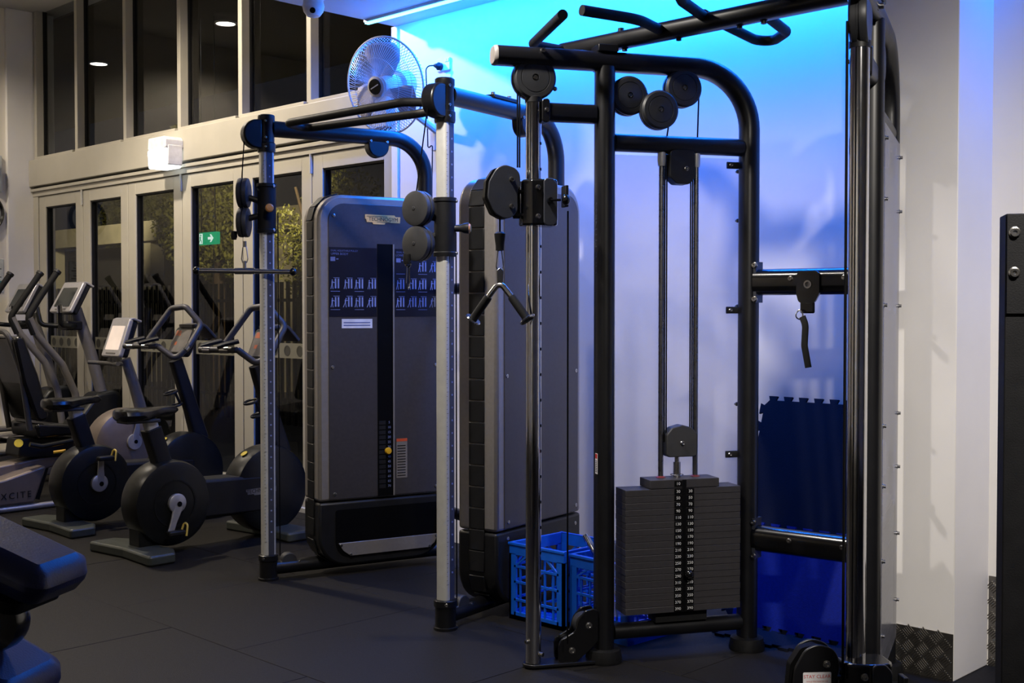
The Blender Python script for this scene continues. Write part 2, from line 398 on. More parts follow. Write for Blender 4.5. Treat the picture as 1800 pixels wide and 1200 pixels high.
# ------------------------------------------------------------------ outside at night
struct('ground', MB().box(-60, 5, YW+0.2, 40, -0.2, -0.05), 'asphalt')
struct('ceiling_porch', MB().box(-22, -5.0, YW+0.25, 8.2, ZH-0.02, ZH+0.05), 'soffit_brown')
for (px, py), lab in (((-10.0, 6.25), 'round porch downlight glowing above the mullion nearest the wall fan'), ((-12.62, 6.27), 'round porch downlight glowing in the second high window')):
    t = thing('porch_downlight', lab, 'downlight', Matrix.Translation((px, py, ZH-0.02)), 'porch downlights')
    part('rim', MB().lathe([(0.09, 0.0), (0.11, 0.0), (0.11, -0.012), (0.09, -0.012), (0.09, 0.0)]), 'white_plastic', t)
    part('lens', MB().lathe([(0.0001, -0.006), (0.09, -0.006), (0.09, -0.001), (0.0001, -0.001)]), 'down_glow', t)
    spot('porch_lamp', (px, py, ZH-0.04), (px, py, 0), 40, NEUT, R(120), 0.5, 0.08)
nb = thing('concrete_shelter', 'low concrete shelter with pale fascia seen through the folding doors', 'building', TM(-24, 12, 0))
part('fascia', MB().box(-14, 9, 0, 0.3, 2.80, 3.20), 'concrete', nb)
part('wall', MB().box(-14, 9, 0.8, 1.0, -0.05, 2.80), 'asphalt', nb)
for k in range(5): part('column', MB().box(-12+k*4.5, -11.7+k*4.5, 0.1, 0.4, -0.05, 2.8), 'concrete', nb)
def leaves(n, c, rad, seed, size):
    rnd = random.Random(seed); vs = []; fs = []
    blobs = [(rnd.uniform(-0.6, 0.6)*rad[0], rnd.uniform(-0.6, 0.6)*rad[1], rnd.uniform(-0.6, 0.6)*rad[2], rnd.uniform(0.3, 0.5)) for _ in range(14)]
    for _ in range(n):
        bl = rnd.choice(blobs); d = Vector((rnd.gauss(0, 1), rnd.gauss(0, 1), rnd.gauss(0, 1))).normalized()*rnd.uniform(0.7, 1.05)*bl[3]
        p = Vector((c[0]+bl[0]+d.x*rad[0], c[1]+bl[1]+d.y*rad[1], c[2]+bl[2]+d.z*rad[2]))
        a = Vector((rnd.gauss(0, 1), rnd.gauss(0, 1), rnd.gauss(0, 1))).normalized(); b = a.orthogonal().normalized(); s = size*rnd.uniform(0.6, 1.3); k = len(vs)
        vs += [p-a*s, p+b*s*0.45, p+a*s, p-b*s*0.45]; fs.append((k, k+1, k+2, k+3))
    me = bpy.data.meshes.new('foliage'); me.from_pydata(vs, [], fs); return me
def tree(lab, x, y, z, rad, seed, n=9000, size=0.065):
    t = thing('night_tree', lab, 'tree', Matrix.Translation((x, y, -0.05)), 'trees beyond the folding doors')
    fo = part('foliage', leaves(n, (0, 0, z), rad, seed, size), 'leaf', t); fo['kind'] = 'stuff'
    b = MB().tube([(0, 0, 0), (0.05, 0, z*0.5), (0, 0.05, z)], 0.12, 8, [1.2, 0.9, 0.5])
    for k in range(5):
        a = k*1.3; b.tube([(0, 0, z*0.55+0.15*k), (math.cos(a)*rad[0]*0.5, math.sin(a)*rad[1]*0.5, z+0.2*k)], 0.04, 6, [1, 0.5])
    part('trunk', b, 'bark', t)
tree('yellow-lit tree seen through the second folding door pane', -29.8, 15.6, 4.3, (1.7, 1.0, 1.3), 3)
tree('yellow-lit tree seen through the third folding door pane', -26.3, 15.6, 4.2, (1.5, 1.0, 1.3), 5)
tree('tall yellow-lit tree above the green exit sign', -17.5, 10.75, 3.2, (1.5, 0.7, 1.5), 8, 22000, 0.045)
tree('sparse yellow-lit tree seen beside the left cable post', -13.9, 10.2, 2.6, (0.8, 0.6, 1.0), 11, 4500, 0.032)
fe = thing('picket_fence', 'dark metal picket fence outside beyond the folding doors', 'fence', TM(-24, 8.7, 0))
pk = MB().box(-0.02, 0.02, -0.02, 0.02, -0.05, 1.75).mesh('picket')
for k in range(110): raw('picket', pk, 'fence_paint', fe, Matrix.Translation((-24+k*0.14, 8.7, 0)))
part('rail', MB().box(0, 15.4, -0.015, 0.015, 0.25, 0.29), 'fence_paint', fe); part('rail', MB().box(0, 15.4, -0.015, 0.015, 1.5, 1.54), 'fence_paint', fe)
ex = thing('exit_sign', 'green exit sign with running figure and white arrow behind the glass', 'exit sign', TM(-9.92, 6.0, 0, 2.063))
part('panel', MB().prism(rrect(0.36, 0.115, 0.012), -0.015, 0.015), 'exit_green', ex)
part('pictogram', MB().box(-0.165, -0.075, -0.0165, -0.015, -0.048, 0.048), 'exit_white', ex)
g = MB().prism(circ(-0.105, 0.032, 0.010, 12), -0.018, -0.0166)
g.prism([(-0.125, 0.018), (-0.100, 0.020), (-0.105, -0.006), (-0.120, -0.008)], -0.018, -0.0166)
g.prism([(-0.118, -0.006), (-0.106, -0.006), (-0.090, -0.020), (-0.086, -0.042), (-0.094, -0.042), (-0.098, -0.024)], -0.018, -0.0166)
g.prism([(-0.120, -0.006), (-0.112, -0.008), (-0.128, -0.034), (-0.148, -0.036), (-0.148, -0.029), (-0.132, -0.026)], -0.018, -0.0166)
part('running_figure', g, 'exit_green', ex)
part('arrow', MB().prism([(0.02, 0.012), (0.075, 0.012), (0.055, 0.036), (0.075, 0.036), (0.115, 0.0), (0.075, -0.036), (0.055, -0.036), (0.075, -0.012), (0.02, -0.012)], -0.0175, -0.015), 'exit_white', ex)
part('hanger', MB().cyl((-0.12, 0, 0.057), (-0.12, 0, 2.13), 0.006, 6).cyl((0.12, 0, 0.057), (0.12, 0, 2.13), 0.006, 6), 'fence_paint', ex)
# ================================================================== ceiling and wall fittings
led = thing('led_light_strip', 'glowing blue LED strip along the ceiling above the white wall', 'LED strip', Matrix.Translation((-3.3, 4.59, ZL)))
part('channel', MB().box(-2.47, 2.2, -0.022, 0.022, -0.016, 0.0), 'aluminium', led)
part('diffuser', MB().box(-2.47, 2.2, -0.012, 0.016, -0.024, -0.016), 'led_glow', led)
dc = thing('security_camera', 'white dome security camera under the low ceiling edge', 'camera', Matrix.Translation((-5.5, 4.0, ZL)))
part('mount', MB().lathe([(0.0001, 0), (0.062, 0), (0.062, -0.03), (0.05, -0.045), (0.0001, -0.045)]), 'white_plastic', dc)
part('housing', MB().lathe([(0.0001, -0.04), (0.055, -0.04), (0.062, -0.07), (0.055, -0.10), (0.036, -0.125), (0.0001, -0.135)]), 'white_plastic', dc)
part('lens', MB().lathe([(0.0001, 0.0), (0.016, 0.0), (0.016, 0.01), (0.0001, 0.012)], (0.035, -0.03, -0.10), (0.5, -0.5, -0.6), 14), 'slot_black', dc)
em = thing('emergency_light', 'lit white emergency light box on the beige beam above the doors', 'light', TM(-8.36, YW-0.05, 0, 2.585))
part('housing', MB().prism(f2([(-0.15, 0.035), (-0.14, 0.125), (0.10, 0.125), (0.125, 0.10), (0.125, 0.035)], 0.015), -0.15, 0.0), 'white_plastic', em, bev=0.006)
part('diffuser', MB().prism(f2([(-0.145, 0.035), (0.11, 0.035), (0.10, -0.11), (-0.13, -0.11)], 0.02), -0.155, -0.005), 'lamp_lens', em, bev=0.006)
part('end_cap', MB().box(0.098, 0.128, -0.13, -0.01, -0.09, 0.06), 'white_plastic', em, bev=0.005)
# oscillating wall fan
FC = Vector((-5.386, 4.42, 2.68)); FA = Vector((0.20, -1.0, -0.22)).normalized()
fan = thing('wall_fan', 'pale wire-caged wall fan mounted high on the white wall', 'fan', Matrix.Translation((-5.33, YW, 2.55)))
FMx = Matrix.Translation(FC) @ FA.to_track_quat('Z', 'Y').to_matrix().to_4x4()
RR = 0.275
def grille(prof_r_z, n, wire):
    b = MB()
    for i in range(n):
        a = 2*math.pi*i/n; tw = 0.25
        b.tube([(r*math.cos(a+tw*(1-r/RR)), r*math.sin(a+tw*(1-r/RR)), z) for r, z in prof_r_z], wire, 4)
    return b
g = grille([(0.055, 0.085), (0.15, 0.08), (0.23, 0.055), (0.275, 0.0)], 96, 0.0016)
for r, z in ((0.16, 0.079), (0.235, 0.053)): g.tube([(r*math.cos(t*0.1309), r*math.sin(t*0.1309), z) for t in range(48)], 0.0014, 5, closed=True)
part('front_grille', g, 'fan_wire', fan, FMx)
g = grille([(0.07, -0.095), (0.18, -0.09), (0.25, -0.06), (0.275, 0.0)], 72, 0.0015)
part('rear_grille', g, 'fan_wire', fan, FMx)
part('rim', MB().tube([(RR*math.cos(t*0.0982), RR*math.sin(t*0.0982), 0) for t in range(64)], 0.006, 8, closed=True), 'fan_plastic', fan, FMx)
hub = part('badge_disc', MB().lathe([(0.0001, 0.095), (0.046, 0.093), (0.058, 0.088), (0.058, 0.08), (0.0001, 0.08)]), 'fan_plastic', fan, FMx)
part('badge_face', MB().lathe([(0.0001, 0.099), (0.042, 0.098), (0.045, 0.094), (0.0001, 0.094)]), 'black_gloss', hub, FMx)
part('badge_print', MB().box(-0.03, 0.03, -0.003, 0.003, 0.0985, 0.1), 'white_label', hub, FMx @ Matrix.Rotation(R(20), 4, 'Z'))
for k in range(3):
    b = MB(); pts = []
    rows = [(0.045, -0.35, 0.35, 0.0), (0.10, -0.45, 0.6, 0.0), (0.17, -0.42, 0.72, 0.0), (0.225, -0.30, 0.70, 0.0), (0.245, -0.1, 0.5, 0.0)]
    vs = []; fs = []
    for r, a0, a1, _ in rows:
        for q in range(6):
            a = a0+(a1-a0)*q/5; vs.append((r*math.cos(a), r*math.sin(a), -0.03+0.06*q/5))
    for i in range(4):
        for q in range(5): fs.append((i*6+q, i*6+q+1, (i+1)*6+q+1, (i+1)*6+q))
    o = part('blade', b.add(vs, fs), 'fan_blade', fan, FMx @ Matrix.Rotation(R(120*k+75), 4, 'Z'))
    o.modifiers.new('thickness', 'SOLIDIFY').thickness = 0.003
part('motor', MB().lathe([(0.0001, 0.06), (0.05, 0.05), (0.06, 0.0), (0.06, -0.09), (0.085, -0.10), (0.08, -0.20), (0.05, -0.235), (0.0001, -0.24)]), 'fan_plastic', fan, FMx)
bk = FC-FA*0.18
part('bracket', MB().tube(fillet([bk, bk+Vector((0, 0.03, -0.14)), (-5.36, YW-0.03, 2.46)], 0.04), 0.022, 10), 'fan_plastic', fan, Matrix())
part('wall_mount', MB().prism(rrect(0.12, 0.20, 0.02), -0.035, 0.0), 'fan_plastic', fan, Matrix.Translation((-5.35, YW, 2.44)), bev=0.004)
ou = thing('power_outlet', 'white double power outlet high on the blue-lit wall', 'outlet', Matrix.Translation((-5.32, YW, 2.85)))
part('plate', MB().prism(rrect(0.115, 0.075, 0.006), -0.010, 0.0), 'white_plastic', ou, bev=0.002)
part('switch', MB().box(0.02, 0.034, -0.014, -0.01, 0.012, 0.03).box(0.038, 0.052, -0.014, -0.01, 0.012, 0.03), 'white_plastic', ou)
pg = thing('extension_lead', 'dark plug with cord hanging from the high power outlet', 'cord', Matrix.Translation((-5.34, YW-0.01, 2.84)))
part('plug', MB().lathe([(0.0001, 0.0), (0.022, 0.0), (0.024, 0.02), (0.016, 0.03), (0.010, 0.05), (0.0001, 0.052)], (0, 0, 0), (0, -1, 0), 16), 'black_plastic', pg)
part('cable', MB().tube(fillet([(0, -0.05, 0), (-0.05, -0.075, 0), (-0.06, -0.06, -0.12), (-0.06, -0.05, -0.5), (-0.03, -0.04, -0.45), (-0.05, -0.03, -0.9)], 0.03), 0.004, 6), 'black_plastic', pg)
# left wall: cabinet, clock, notice
LWX = XL-0.04
def wallbox(name, lab, cat, y0, y1, z0, z1, dpt, m):
    t = thing(name, lab, cat, Matrix.Translation((LWX, (y0+y1)/2, z0)))
    part('backing', MB().box(0, dpt, y0-(y0+y1)/2, y1-(y0+y1)/2, 0, z1-z0), m, t, bev=0.004)
    return t
t = wallbox('wall_phone_panel', 'white wall panel with black handset above the clock', 'panel', 4.30, 4.53, 2.47, 2.80, 0.03, 'paper')
part('handset', MB().tube(fillet([(0.06, 0.05, 0.06), (0.085, 0.05, 0.10), (0.085, 0.05, 0.22), (0.06, 0.05, 0.27)], 0.03), 0.022, 10), 'black_plastic', t)
t = thing('wall_clock', 'round black-rimmed wall clock on the cream wall', 'clock', Matrix.Translation((LWX, 4.36, 2.275)))
part('rim', MB().lathe([(0.155, 0.0), (0.185, 0.0), (0.185, 0.035), (0.17, 0.045), (0.155, 0.03), (0.155, 0.0)], (0, 0, 0), (1, 0, 0), 40), 'black_gloss', t)
part('dial', MB().lathe([(0.0001, 0.0), (0.157, 0.0), (0.157, 0.015), (0.0001, 0.015)], (0, 0, 0), (1, 0, 0), 40), 'paper', t)
part('hand', MB().box(0.016, 0.018, -0.006, 0.006, -0.02, 0.12), 'print_black', t); part('hand', MB().box(0.018, 0.020, -0.02, 0.08, -0.006, 0.006), 'print_black', t)
t = wallbox('wall_notice', 'pale paper notice with teal print on the cream wall', 'poster', 4.30, 4.545, 1.55, 1.86, 0.006, 'paper')
part('print_block', MB().box(0.0065, 0.0075, 0.03, 0.10, 0.03, 0.11).box(0.0065, 0.0075, -0.09, 0.0, 0.03, 0.11), 'teal_print', t)
g = MB()
for k in range(6): g.box(0.0065, 0.0075, -0.10, 0.10-0.02*(k % 3), 0.14+k*0.025, 0.147+k*0.025)
part('print_lines', g, 'print_black', t)
# ================================================================== LIFE-SIZE CABLE STATION (two V-set towers with pull-up bar)
lf = thing('cable_station', 'black twin-tower cable station with chrome posts, weight stack and pull-up bar', 'gym machine', Matrix.Translation((-2.6, 3.8, 0)))
I4 = Matrix()
T1 = TM(-3.178, 3.333, 60.4)
a2 = 111.95; T2 = TM(-2.155-0.918*math.cos(R(a2)), 4.194-0.918*math.sin(R(a2)), a2)
def pulley(parent, T, c, r, th, ysgn, bm='pulley_plastic'):
    # c=(x,y,z) centre; disc axis along local y, cover faces ysgn
    p = part('pulley', MB().lathe([(0.0001, -th/2), (r*0.97, -th/2), (r, -th/2+0.004), (r, -0.005), (r*0.93, -0.004), (r*0.93, 0.004), (r, 0.005), (r, th/2-0.008), (r*0.9, th/2-0.001), (r*0.70, th/2), (r*0.69, th/2-0.0015), (r*0.66, th/2-0.0015), (r*0.65, th/2), (r*0.16, th/2+0.002), (r*0.155, th/2-0.004), (0.0001, th/2-0.004)], c, (0, ysgn, 0), 36), bm, parent, T)
    bolt(p, T, (c[0], c[1]+ysgn*(th/2-0.003), c[2]), (0, ysgn, 0), r*0.08, 0.006)
    return p
plate_me = None
def lf_tower(T, i, full):
    # i = -1: inner side is local -y
    P = lambda n, m, mt, **k: part(n, m, mt, lf, T, **k)
    mp = P('main_post', MB().sweep([(0.296, 0, 0.03), (0.296, 0, 2.33)], rrect(0.092, 0.074, 0.034), (0, 1, 0)), 'black_satin')
    P('foot_pad', MB().lathe([(0.0001, 0), (0.070, 0), (0.073, 0.012), (0.066, 0.05), (0.05, 0.055), (0.0001, 0.055)], (0.296, 0, 0)), 'rubber_grip')
    P('arch_frame', MB().sweep(fillet([(-0.145, 0, 2.352), (0.918, 0, 2.352), (0.918, 0, 0.03)], 0.24, 14), rrect(0.086, 0.074, 0.03), (0, 1, 0)), 'black_satin')
    P('foot_pad', MB().lathe([(0.0001, 0), (0.070, 0), (0.073, 0.012), (0.066, 0.05), (0.05, 0.055), (0.0001, 0.055)], (0.918, 0, 0)), 'rubber_grip')
    P('end_cap', MB().sweep([(-0.158, 0, 2.352), (-0.153, 0, 2.352), (-0.144, 0, 2.352)], rrect(0.086, 0.074, 0.03), (0, 1, 0), False, [0.86, 0.97, 1.01]), 'cap_grey', label='pale beam end cap')
    P('upper_crossbar', MB().tube([(0.335, 0, 2.04), (0.885, 0, 2.04)], 0.035, 18), 'black_satin')
    P('lower_crossbar', MB().tube([(0.335, 0, 0.115), (0.885, 0, 0.115)], 0.032, 18), 'black_satin')
    P('post_arm', MB().sweep([(0.03, 0, 2.146), (0.255, 0, 2.146)], rrect(0.06, 0.072, 0.02), (0, 1, 0)), 'black_satin')
    fl_ = P('arm_flange', MB().prism(f2([(0.030, 2.105), (0.030, 2.19), (0.062, 2.195), (0.062, 2.10)], 0.012), -0.034, 0.034), 'black_satin', bev=0.003)
    bolt(fl_, T, (0.048, i*0.034, 2.15), (0, i, 0), 0.007)
    ch = P('chrome_post', MB().cyl((0.006, 0, 0.02), (0.006, 0, 2.185), 0.030, 28), 'chrome')
    P('post_cap', MB().lathe([(0.0001, 2.185), (0.033, 2.18), (0.033, 2.20), (0.024, 2.206), (0.0001, 2.207)], (0.006, 0, 0), (0, 0, 1), 24), 'black_plastic')
    hb = MB(); ha = Vector((0.80, i*0.60, 0)).normalized()
    z = 0.25
    while z < 2.12:
        c = Vector((0.006, 0, z))+ha*0.0293
        hb.lathe([(0.0001, 0.0012), (0.0062, 0.0012), (0.0062, -0.001)], c, ha, 10); z += 0.0985
    o = part('adjustment_holes', hb, 'slot_black', ch, T)
    for k, (dx, dy) in enumerate(((-0.026, -0.014), (0.02, i*0.024))):
        bolt(ch, T, (0.006+dx, dy if k else i*0.014, 0.105-k*0.05), (dx, dy if k else i*0.014, 0), 0.008, 0.014)
    P('base_plate', MB().prism([(0.26, -0.05), (0.26, 0.05)]+circ(0.006, 0, 0.042, 14, 90, 270), 0.006, 0.018, 'xy'), 'black_satin', bev=0.002)
    hp = f2([(0.262, 0.222), (0.208, 0.214), (0.178, 0.180), (0.165, 0.135), (0.106, 0.104), (0.098, 0.085), (0.100, 0.012), (0.165, 0.010), (0.225, 0.055), (0.262, 0.09)], 0.022)
    hs = P('low_pulley_housing', MB().prism(hp, -0.034, -0.024).prism(hp, 0.024, 0.034), 'black_gloss', bev=0.003)
    part('sheave', MB().cyl((0.215, -0.02, 0.155), (0.215, 0.02, 0.155), 0.045, 24).cyl((0.155, -0.02, 0.065), (0.155, 0.02, 0.065), 0.042, 24), 'pulley_plastic', hs, T)
    bolt(hs, T, (0.222, i*0.034, 0.155), (0, i, 0), 0.010); bolt(hs, T, (0.153, i*0.034, 0.062), (0, i, 0), 0.010)
    # pulleys of the head
    pulley(lf, T, (0.006, 0, 2.272), 0.084, 0.056, i)
    pulley(lf, T, (0.389, i*0.012, 2.221), 0.076, 0.05, i)
    pulley(lf, T, (0.504, i*0.045, 2.166), 0.076, 0.05, i)
    pulley(lf, T, (0.618, i*0.012, 2.262), 0.076, 0.05, i)
    P('pulley_link', MB().prism(f2([(0.50, 2.14), (0.47, 2.17), (0.60, 2.29), (0.64, 2.26)], 0.02), i*0.002, i*0.010), 'black_satin')
    cb = P('cable_stop', MB().ball((0.089, i*0.01, 2.235), 0.009), 'steel')
    blk = P('fixed_block', MB().prism(f2([(0.560, 2.02), (0.560, 1.91), (0.59, 1.884), (0.645, 1.884), (0.668, 1.91), (0.668, 2.02)], 0.022), -0.03, 0.03), 'black_plastic', bev=0.003)
    bolt(blk, T, (0.630, i*0.03, 1.945), (0, i, 0), 0.007)
    for x in (0.536, 0.685):
        rd = P('guide_rod', MB().cyl((x, 0, 0.12), (x, 0, 2.01), 0.0105, 14), 'rod_steel')
        part('rod_collar', MB().lathe([(0.0106, 1.955), (0.014, 1.955), (0.0165, 1.975), (0.0165, 2.01), (0.0106, 2.01)], (x, 0, 0), (0, 0, 1), 16), 'aluminium', rd, T)
        part('bushing', MB().lathe([(0.0106, 0.714), (0.02, 0.714), (0.02, 0.720), (0.0106, 0.724)], (x, 0, 0), (0, 0, 1), 16), 'bushing_red', rd, T)
    for x, z0, z1 in ((0.549, 0.86, 2.0), (0.557, 0.86, 2.0), (0.660, 0.88, 1.95), (0.668, 0.88, 1.95)):
        P('cable', MB().cyl((x, i*0.004, z0), (x, i*0.004, z1), 0.0032, 8), 'slot_black')
    P('cable', MB().cyl((0.690, i*0.012, 2.25), (0.690, 0, 2.07), 0.0032, 8), 'slot_black')
    P('cable', MB().cyl((0.558, i*0.02, 2.12), (0.558, 0, 2.07), 0.0032, 8), 'slot_black')
    P('cable', MB().cyl((0.460, i*0.02, 2.235), (0.55, i*0.02, 2.20), 0.0032, 8), 'slot_black')
    tp = MB().prism(f2([(0.552, 0.80), (0.552, 0.89), (0.575, 0.917), (0.618, 0.928), (0.660, 0.917), (0.684, 0.89), (0.684, 0.80)], 0.015), -0.026, 0.026)
    tv = P('travelling_pulley', tp, 'slate_plastic', bev=0.004)
    bolt(tv, T, (0.618, i*0.026, 0.855), (0, i, 0), 0.007)
    st = P('selector_stem', MB().cyl((0.606, 0, 0.68), (0.606, 0, 0.80), 0.009, 12).cyl((0.606, 0, 0.71), (0.606, 0, 0.778), 0.0145, 16), 'steel')
    P('ring_clip', MB().tube([(0.606+0.026*math.cos(t*0.3927), 0.026*math.sin(t*0.3927), 0.727) for t in range(16)], 0.0018, 5, closed=True), 'steel')
    # the stack
    global plate_me
    if plate_me is None:
        plate_me = MB().box(-0.2455, 0.2455, -0.055, 0.055, 0, 0.0249).mesh('weight_plate')
    tp_ = P('top_weight_plate', MB().box(0.462, 0.757, i*0.017-0.055, i*0.017+0.055, 0.684, 0.718), 'plate_grey', bev=0.002)
    nums = [tp_]
    for k in range(19):
        o = raw('weight_plate', plate_me, 'plate_grey', lf, T @ Matrix.Translation((0.605+random.uniform(-.0012, .0012), i*0.017+random.uniform(-.001, .001), 0.683-(k+1)*0.0258)), 0.0014)
        nums.append(o)
    if full:
        for k, o in enumerate(nums):
            val = 10 if k == 0 else 10+20*k
            zc = 0.701 if k == 0 else 0.683-k*0.0258+0.0130
            xs = (0.580,) if k == 0 else (0.580, 0.632)
            lb = MB()
            for x in xs: lb.box(x-0.016, x+0.016, i*0.0738-0.0003, i*0.0738+0.0003, zc-0.0115, zc+0.0115)
            part('number_label', lb, 'slot_black', o, T)
            for x in xs:
                part('number', text_mesh(str(val), 0.0165, 0, 1.05), 'number_white', o, T @ FM((x, i*0.0746, zc), (1, 0, 0), (0, 0, 1)))
        hole = MB()
        for k in range(19):
            zc = 0.683-k*0.0258-0.013
            hole.lathe([(0.0001, 0.0012), (0.0075, 0.0012), (0.0075, 0)], (0.606, i*0.0736, zc), (0, i, 0), 10)
        P('pin_holes', hole.box(0.597, 0.615, i*0.0737-0.0003, i*0.0737+0.0003, 0.195, 0.716), 'slot_black')
        pn = P('selector_pin', MB().cyl((0.612, i*0.07, 0.350), (0.612, i*0.098, 0.350), 0.005, 8).ball((0.614, i*0.105, 0.349), 0.0165), 'black_gloss')
    P('stack_cushion', MB().box(0.50, 0.72, -0.04, 0.04, 0.147, 0.193), 'rubber_grip')
    for z in (1.972, 1.385, 0.797):
        hk = P('shroud_clip', MB().sweep([(0.835, i*-0.03, z), (0.885, i*-0.03, z)], rrect(0.012, 0.028, 0.005), (0, 1, 0)), 'black_plastic')
        bolt(hk, T, (0.850, i*-0.024, z), (0, i, 0), 0.006)
    yo = -i*0.042
    sh = P('rear_shroud', MB().box(0.325, 0.90, min(yo, yo-i*0.004), max(yo, yo-i*0.004), 0.16, 2.0), 'frosted_shroud', bev=0.001)
    for z in (0.30, 0.55, 0.80, 1.0, 1.40, 1.75, 1.95):
        for x in (0.34, 0.89): bolt(sh, T, (x, yo-i*0.004, z), (0, -i, 0), 0.006, 0.01)
    return mp
mp1 = lf_tower(T1, -1, True)
mp2 = lf_tower(T2, +1, False)
# lettering and stickers on the first post (face turned away from the stack)
part('brand_lettering', text_mesh('LIFE FITNESS', 0.050, 0.0003, 1.02), 'sleeve_slate', mp1, T1 @ FM((0.2585, -0.004, 1.665), (0, 0, 1), (0, 1, 0)))
ws = part('warning_sticker', MB().box(0.2572, 0.2588, -0.030, -0.006, 0.745, 0.825), 'white_label', mp1, T1)
part('sticker_header', MB().box(0.2570, 0.2574, -0.029, -0.007, 0.805, 0.823), 'print_red', ws, T1)
g = MB()
for k in range(7): g.box(0.2570, 0.2574, -0.028, -0.010, 0.752+k*0.007, 0.755+k*0.007)
part('sticker_lines', g, 'print_black', ws, T1)
# adjustable pulley carriages riding on the chrome posts
def carriage(T, z0, sticker):
    P = lambda n, m, mt, **k: part(n, m, mt, lf, T, **k)
    k = z0
    body = f2([(-0.020, -0.062), (0.018, -0.072), (0.082, -0.062), (0.092, -0.035), (0.092, 0.035), (0.078, 0.055), (-0.02, 0.055), (-0.046, 0.025), (-0.046, -0.025)], 0.012, 4)
    sl = P('carriage_sleeve', MB().prism(body, k-0.088, k+0.088, 'xy'), 'black_gloss', bev=0.008)
    part('sleeve_cover', MB().prism(f2([(0.024, -0.090), (0.060, -0.090), (0.078, -0.070), (0.078, 0.070), (0.060, 0.090), (0.024, 0.090)], 0.016), -0.078, -0.066), 'sleeve_slate', sl, T @ Matrix.Translation((0, 0, k)), bev=0.003)
    bolt(sl, T, (0.004, -0.068, k+0.055), (0, -1, 0), 0.008); bolt(sl, T, (0.004, -0.068, k-0.055), (0, -1, 0), 0.008)
    kn = part('pull_knob', MB().cyl((0.045, -0.076, k+0.005), (0.045, -0.098, k+0.005), 0.011, 14), 'black_gloss', sl, T)
    part('knob_ball', MB().cyl((0.045, -0.098, k+0.005), (0.08, -0.112, k+0.005), 0.005, 10).ball((0.098, -0.118, k+0.005), 0.016, (1, 1, 1.25)), 'black_gloss', sl, T)
    part('lever', MB().box(0.098, 0.112, -0.11, -0.06, k-0.02, k+0.062), 'black_plastic', sl, T, bev=0.003)
    P('hinge_bracket', MB().box(-0.075, -0.036, -0.03, 0.03, k+0.038, k+0.048).box(-0.075, -0.036, -0.03, 0.03, k-0.052, k-0.042).cyl((-0.062, 0, k-0.06), (-0.062, 0, k+0.058), 0.014, 14), 'black_satin')
    hp = f2([(-0.118, 0.107), (-0.060, 0.088), (-0.056, 0.03), (-0.068, 0.0), (-0.066, -0.078), (-0.112, -0.104), (-0.160, -0.08), (-0.186, -0.02), (-0.180, 0.04), (-0.152, 0.09)], 0.045)
    hc = P('swivel_pulley_housing', MB().prism(hp, -0.038, -0.028).prism(hp, 0.028, 0.038), 'black_satin' if sticker else 'sleeve_slate', bev=0.003)
    hc.matrix_local = MW[lf.name].inverted() @ T @ Matrix.Translation((0, 0, k+0.035)); reg(hc, T @ Matrix.Translation((0, 0, k+0.035)))
    rim = f2([(-0.118, 0.100), (-0.074, 0.08), (-0.072, -0.07), (-0.115, -0.10), (-0.165, -0.082), (-0.193, -0.02), (-0.187, 0.045), (-0.158, 0.09)], 0.02)
    part('sheave', MB().prism(rim, -0.018, 0.018), 'slot_black', hc)
    bolt(hc, MW[hc.name], (-0.092, -0.038, 0.050), (0, -1, 0), 0.008); bolt(hc, MW[hc.name], (-0.092, -0.038, -0.052), (0, -1, 0), 0.008)
    return hc
hc1 = carriage(T1, 1.795, False)
T2c = Matrix.Translation(T2.translation) @ Matrix.Rotation(R(44.6+4), 4, 'Z')
hc2 = carriage(T2c @ Matrix.Diagonal((1.12, 1.0, 1.1, 1)), 0.195, True)
stk = part('stay_clear_sticker', MB().prism(rrect(0.078, 0.036, 0.003), -0.0392, -0.0382), 'white_label', hc2, MW[hc2.name] @ Matrix.Translation((-0.118, 0, 0.010)))
part('sticker_text', text_mesh('STAY CLEAR', 0.0135), 'print_red', hc2, MW[hc2.name] @ FM((-0.118, -0.0396, 0.016), (1, 0, 0), (0, 0, 1)))
part('sticker_text', text_mesh('WHILE MACHINE IN USE', 0.0055), 'print_red', hc2, MW[hc2.name] @ FM((-0.118, -0.0396, 0.0025), (1, 0, 0), (0, 0, 1)))
# cables outside the frames
part('cable', MB().cyl((-0.058, 0, 1.93), (-0.058, -0.0, 2.25), 0.0035, 8), 'slot_black', lf, T1)
part('cable', MB().cyl((-0.050, 0, 1.93), (-0.050, -0.0, 2.25), 0.0035, 8), 'slot_black', lf, T1)
part('cable', MB().cyl((0.112, -0.10, 0.11), (0.112, -0.10, 1.76), 0.0035, 8), 'slot_black', lf, T1)
part('cable', MB().cyl((-0.05, 0.03, 0.26), (-0.05, 0.03, 2.25), 0.0035, 8), 'slot_black', lf, T2)
part('cable', MB().cyl((-0.062, 0.03, 0.26), (-0.062, 0.03, 2.25), 0.0035, 8), 'slot_black', lf, T2)
rs = part('cable_ball_stop', MB().lathe([(0.0001, 1.685), (0.012, 1.683), (0.022, 1.676), (0.020, 1.655), (0.0165, 1.63), (0.0165, 1.612), (0.0001, 1.61)], (-0.128, -0.0, 0), (0, 0, 1), 20), 'black_matte', lf, T1)
part('cable', MB().cyl((-0.128, 0, 1.67), (-0.128, 0, 1.75), 0.0035, 8), 'slot_black', lf, T1)
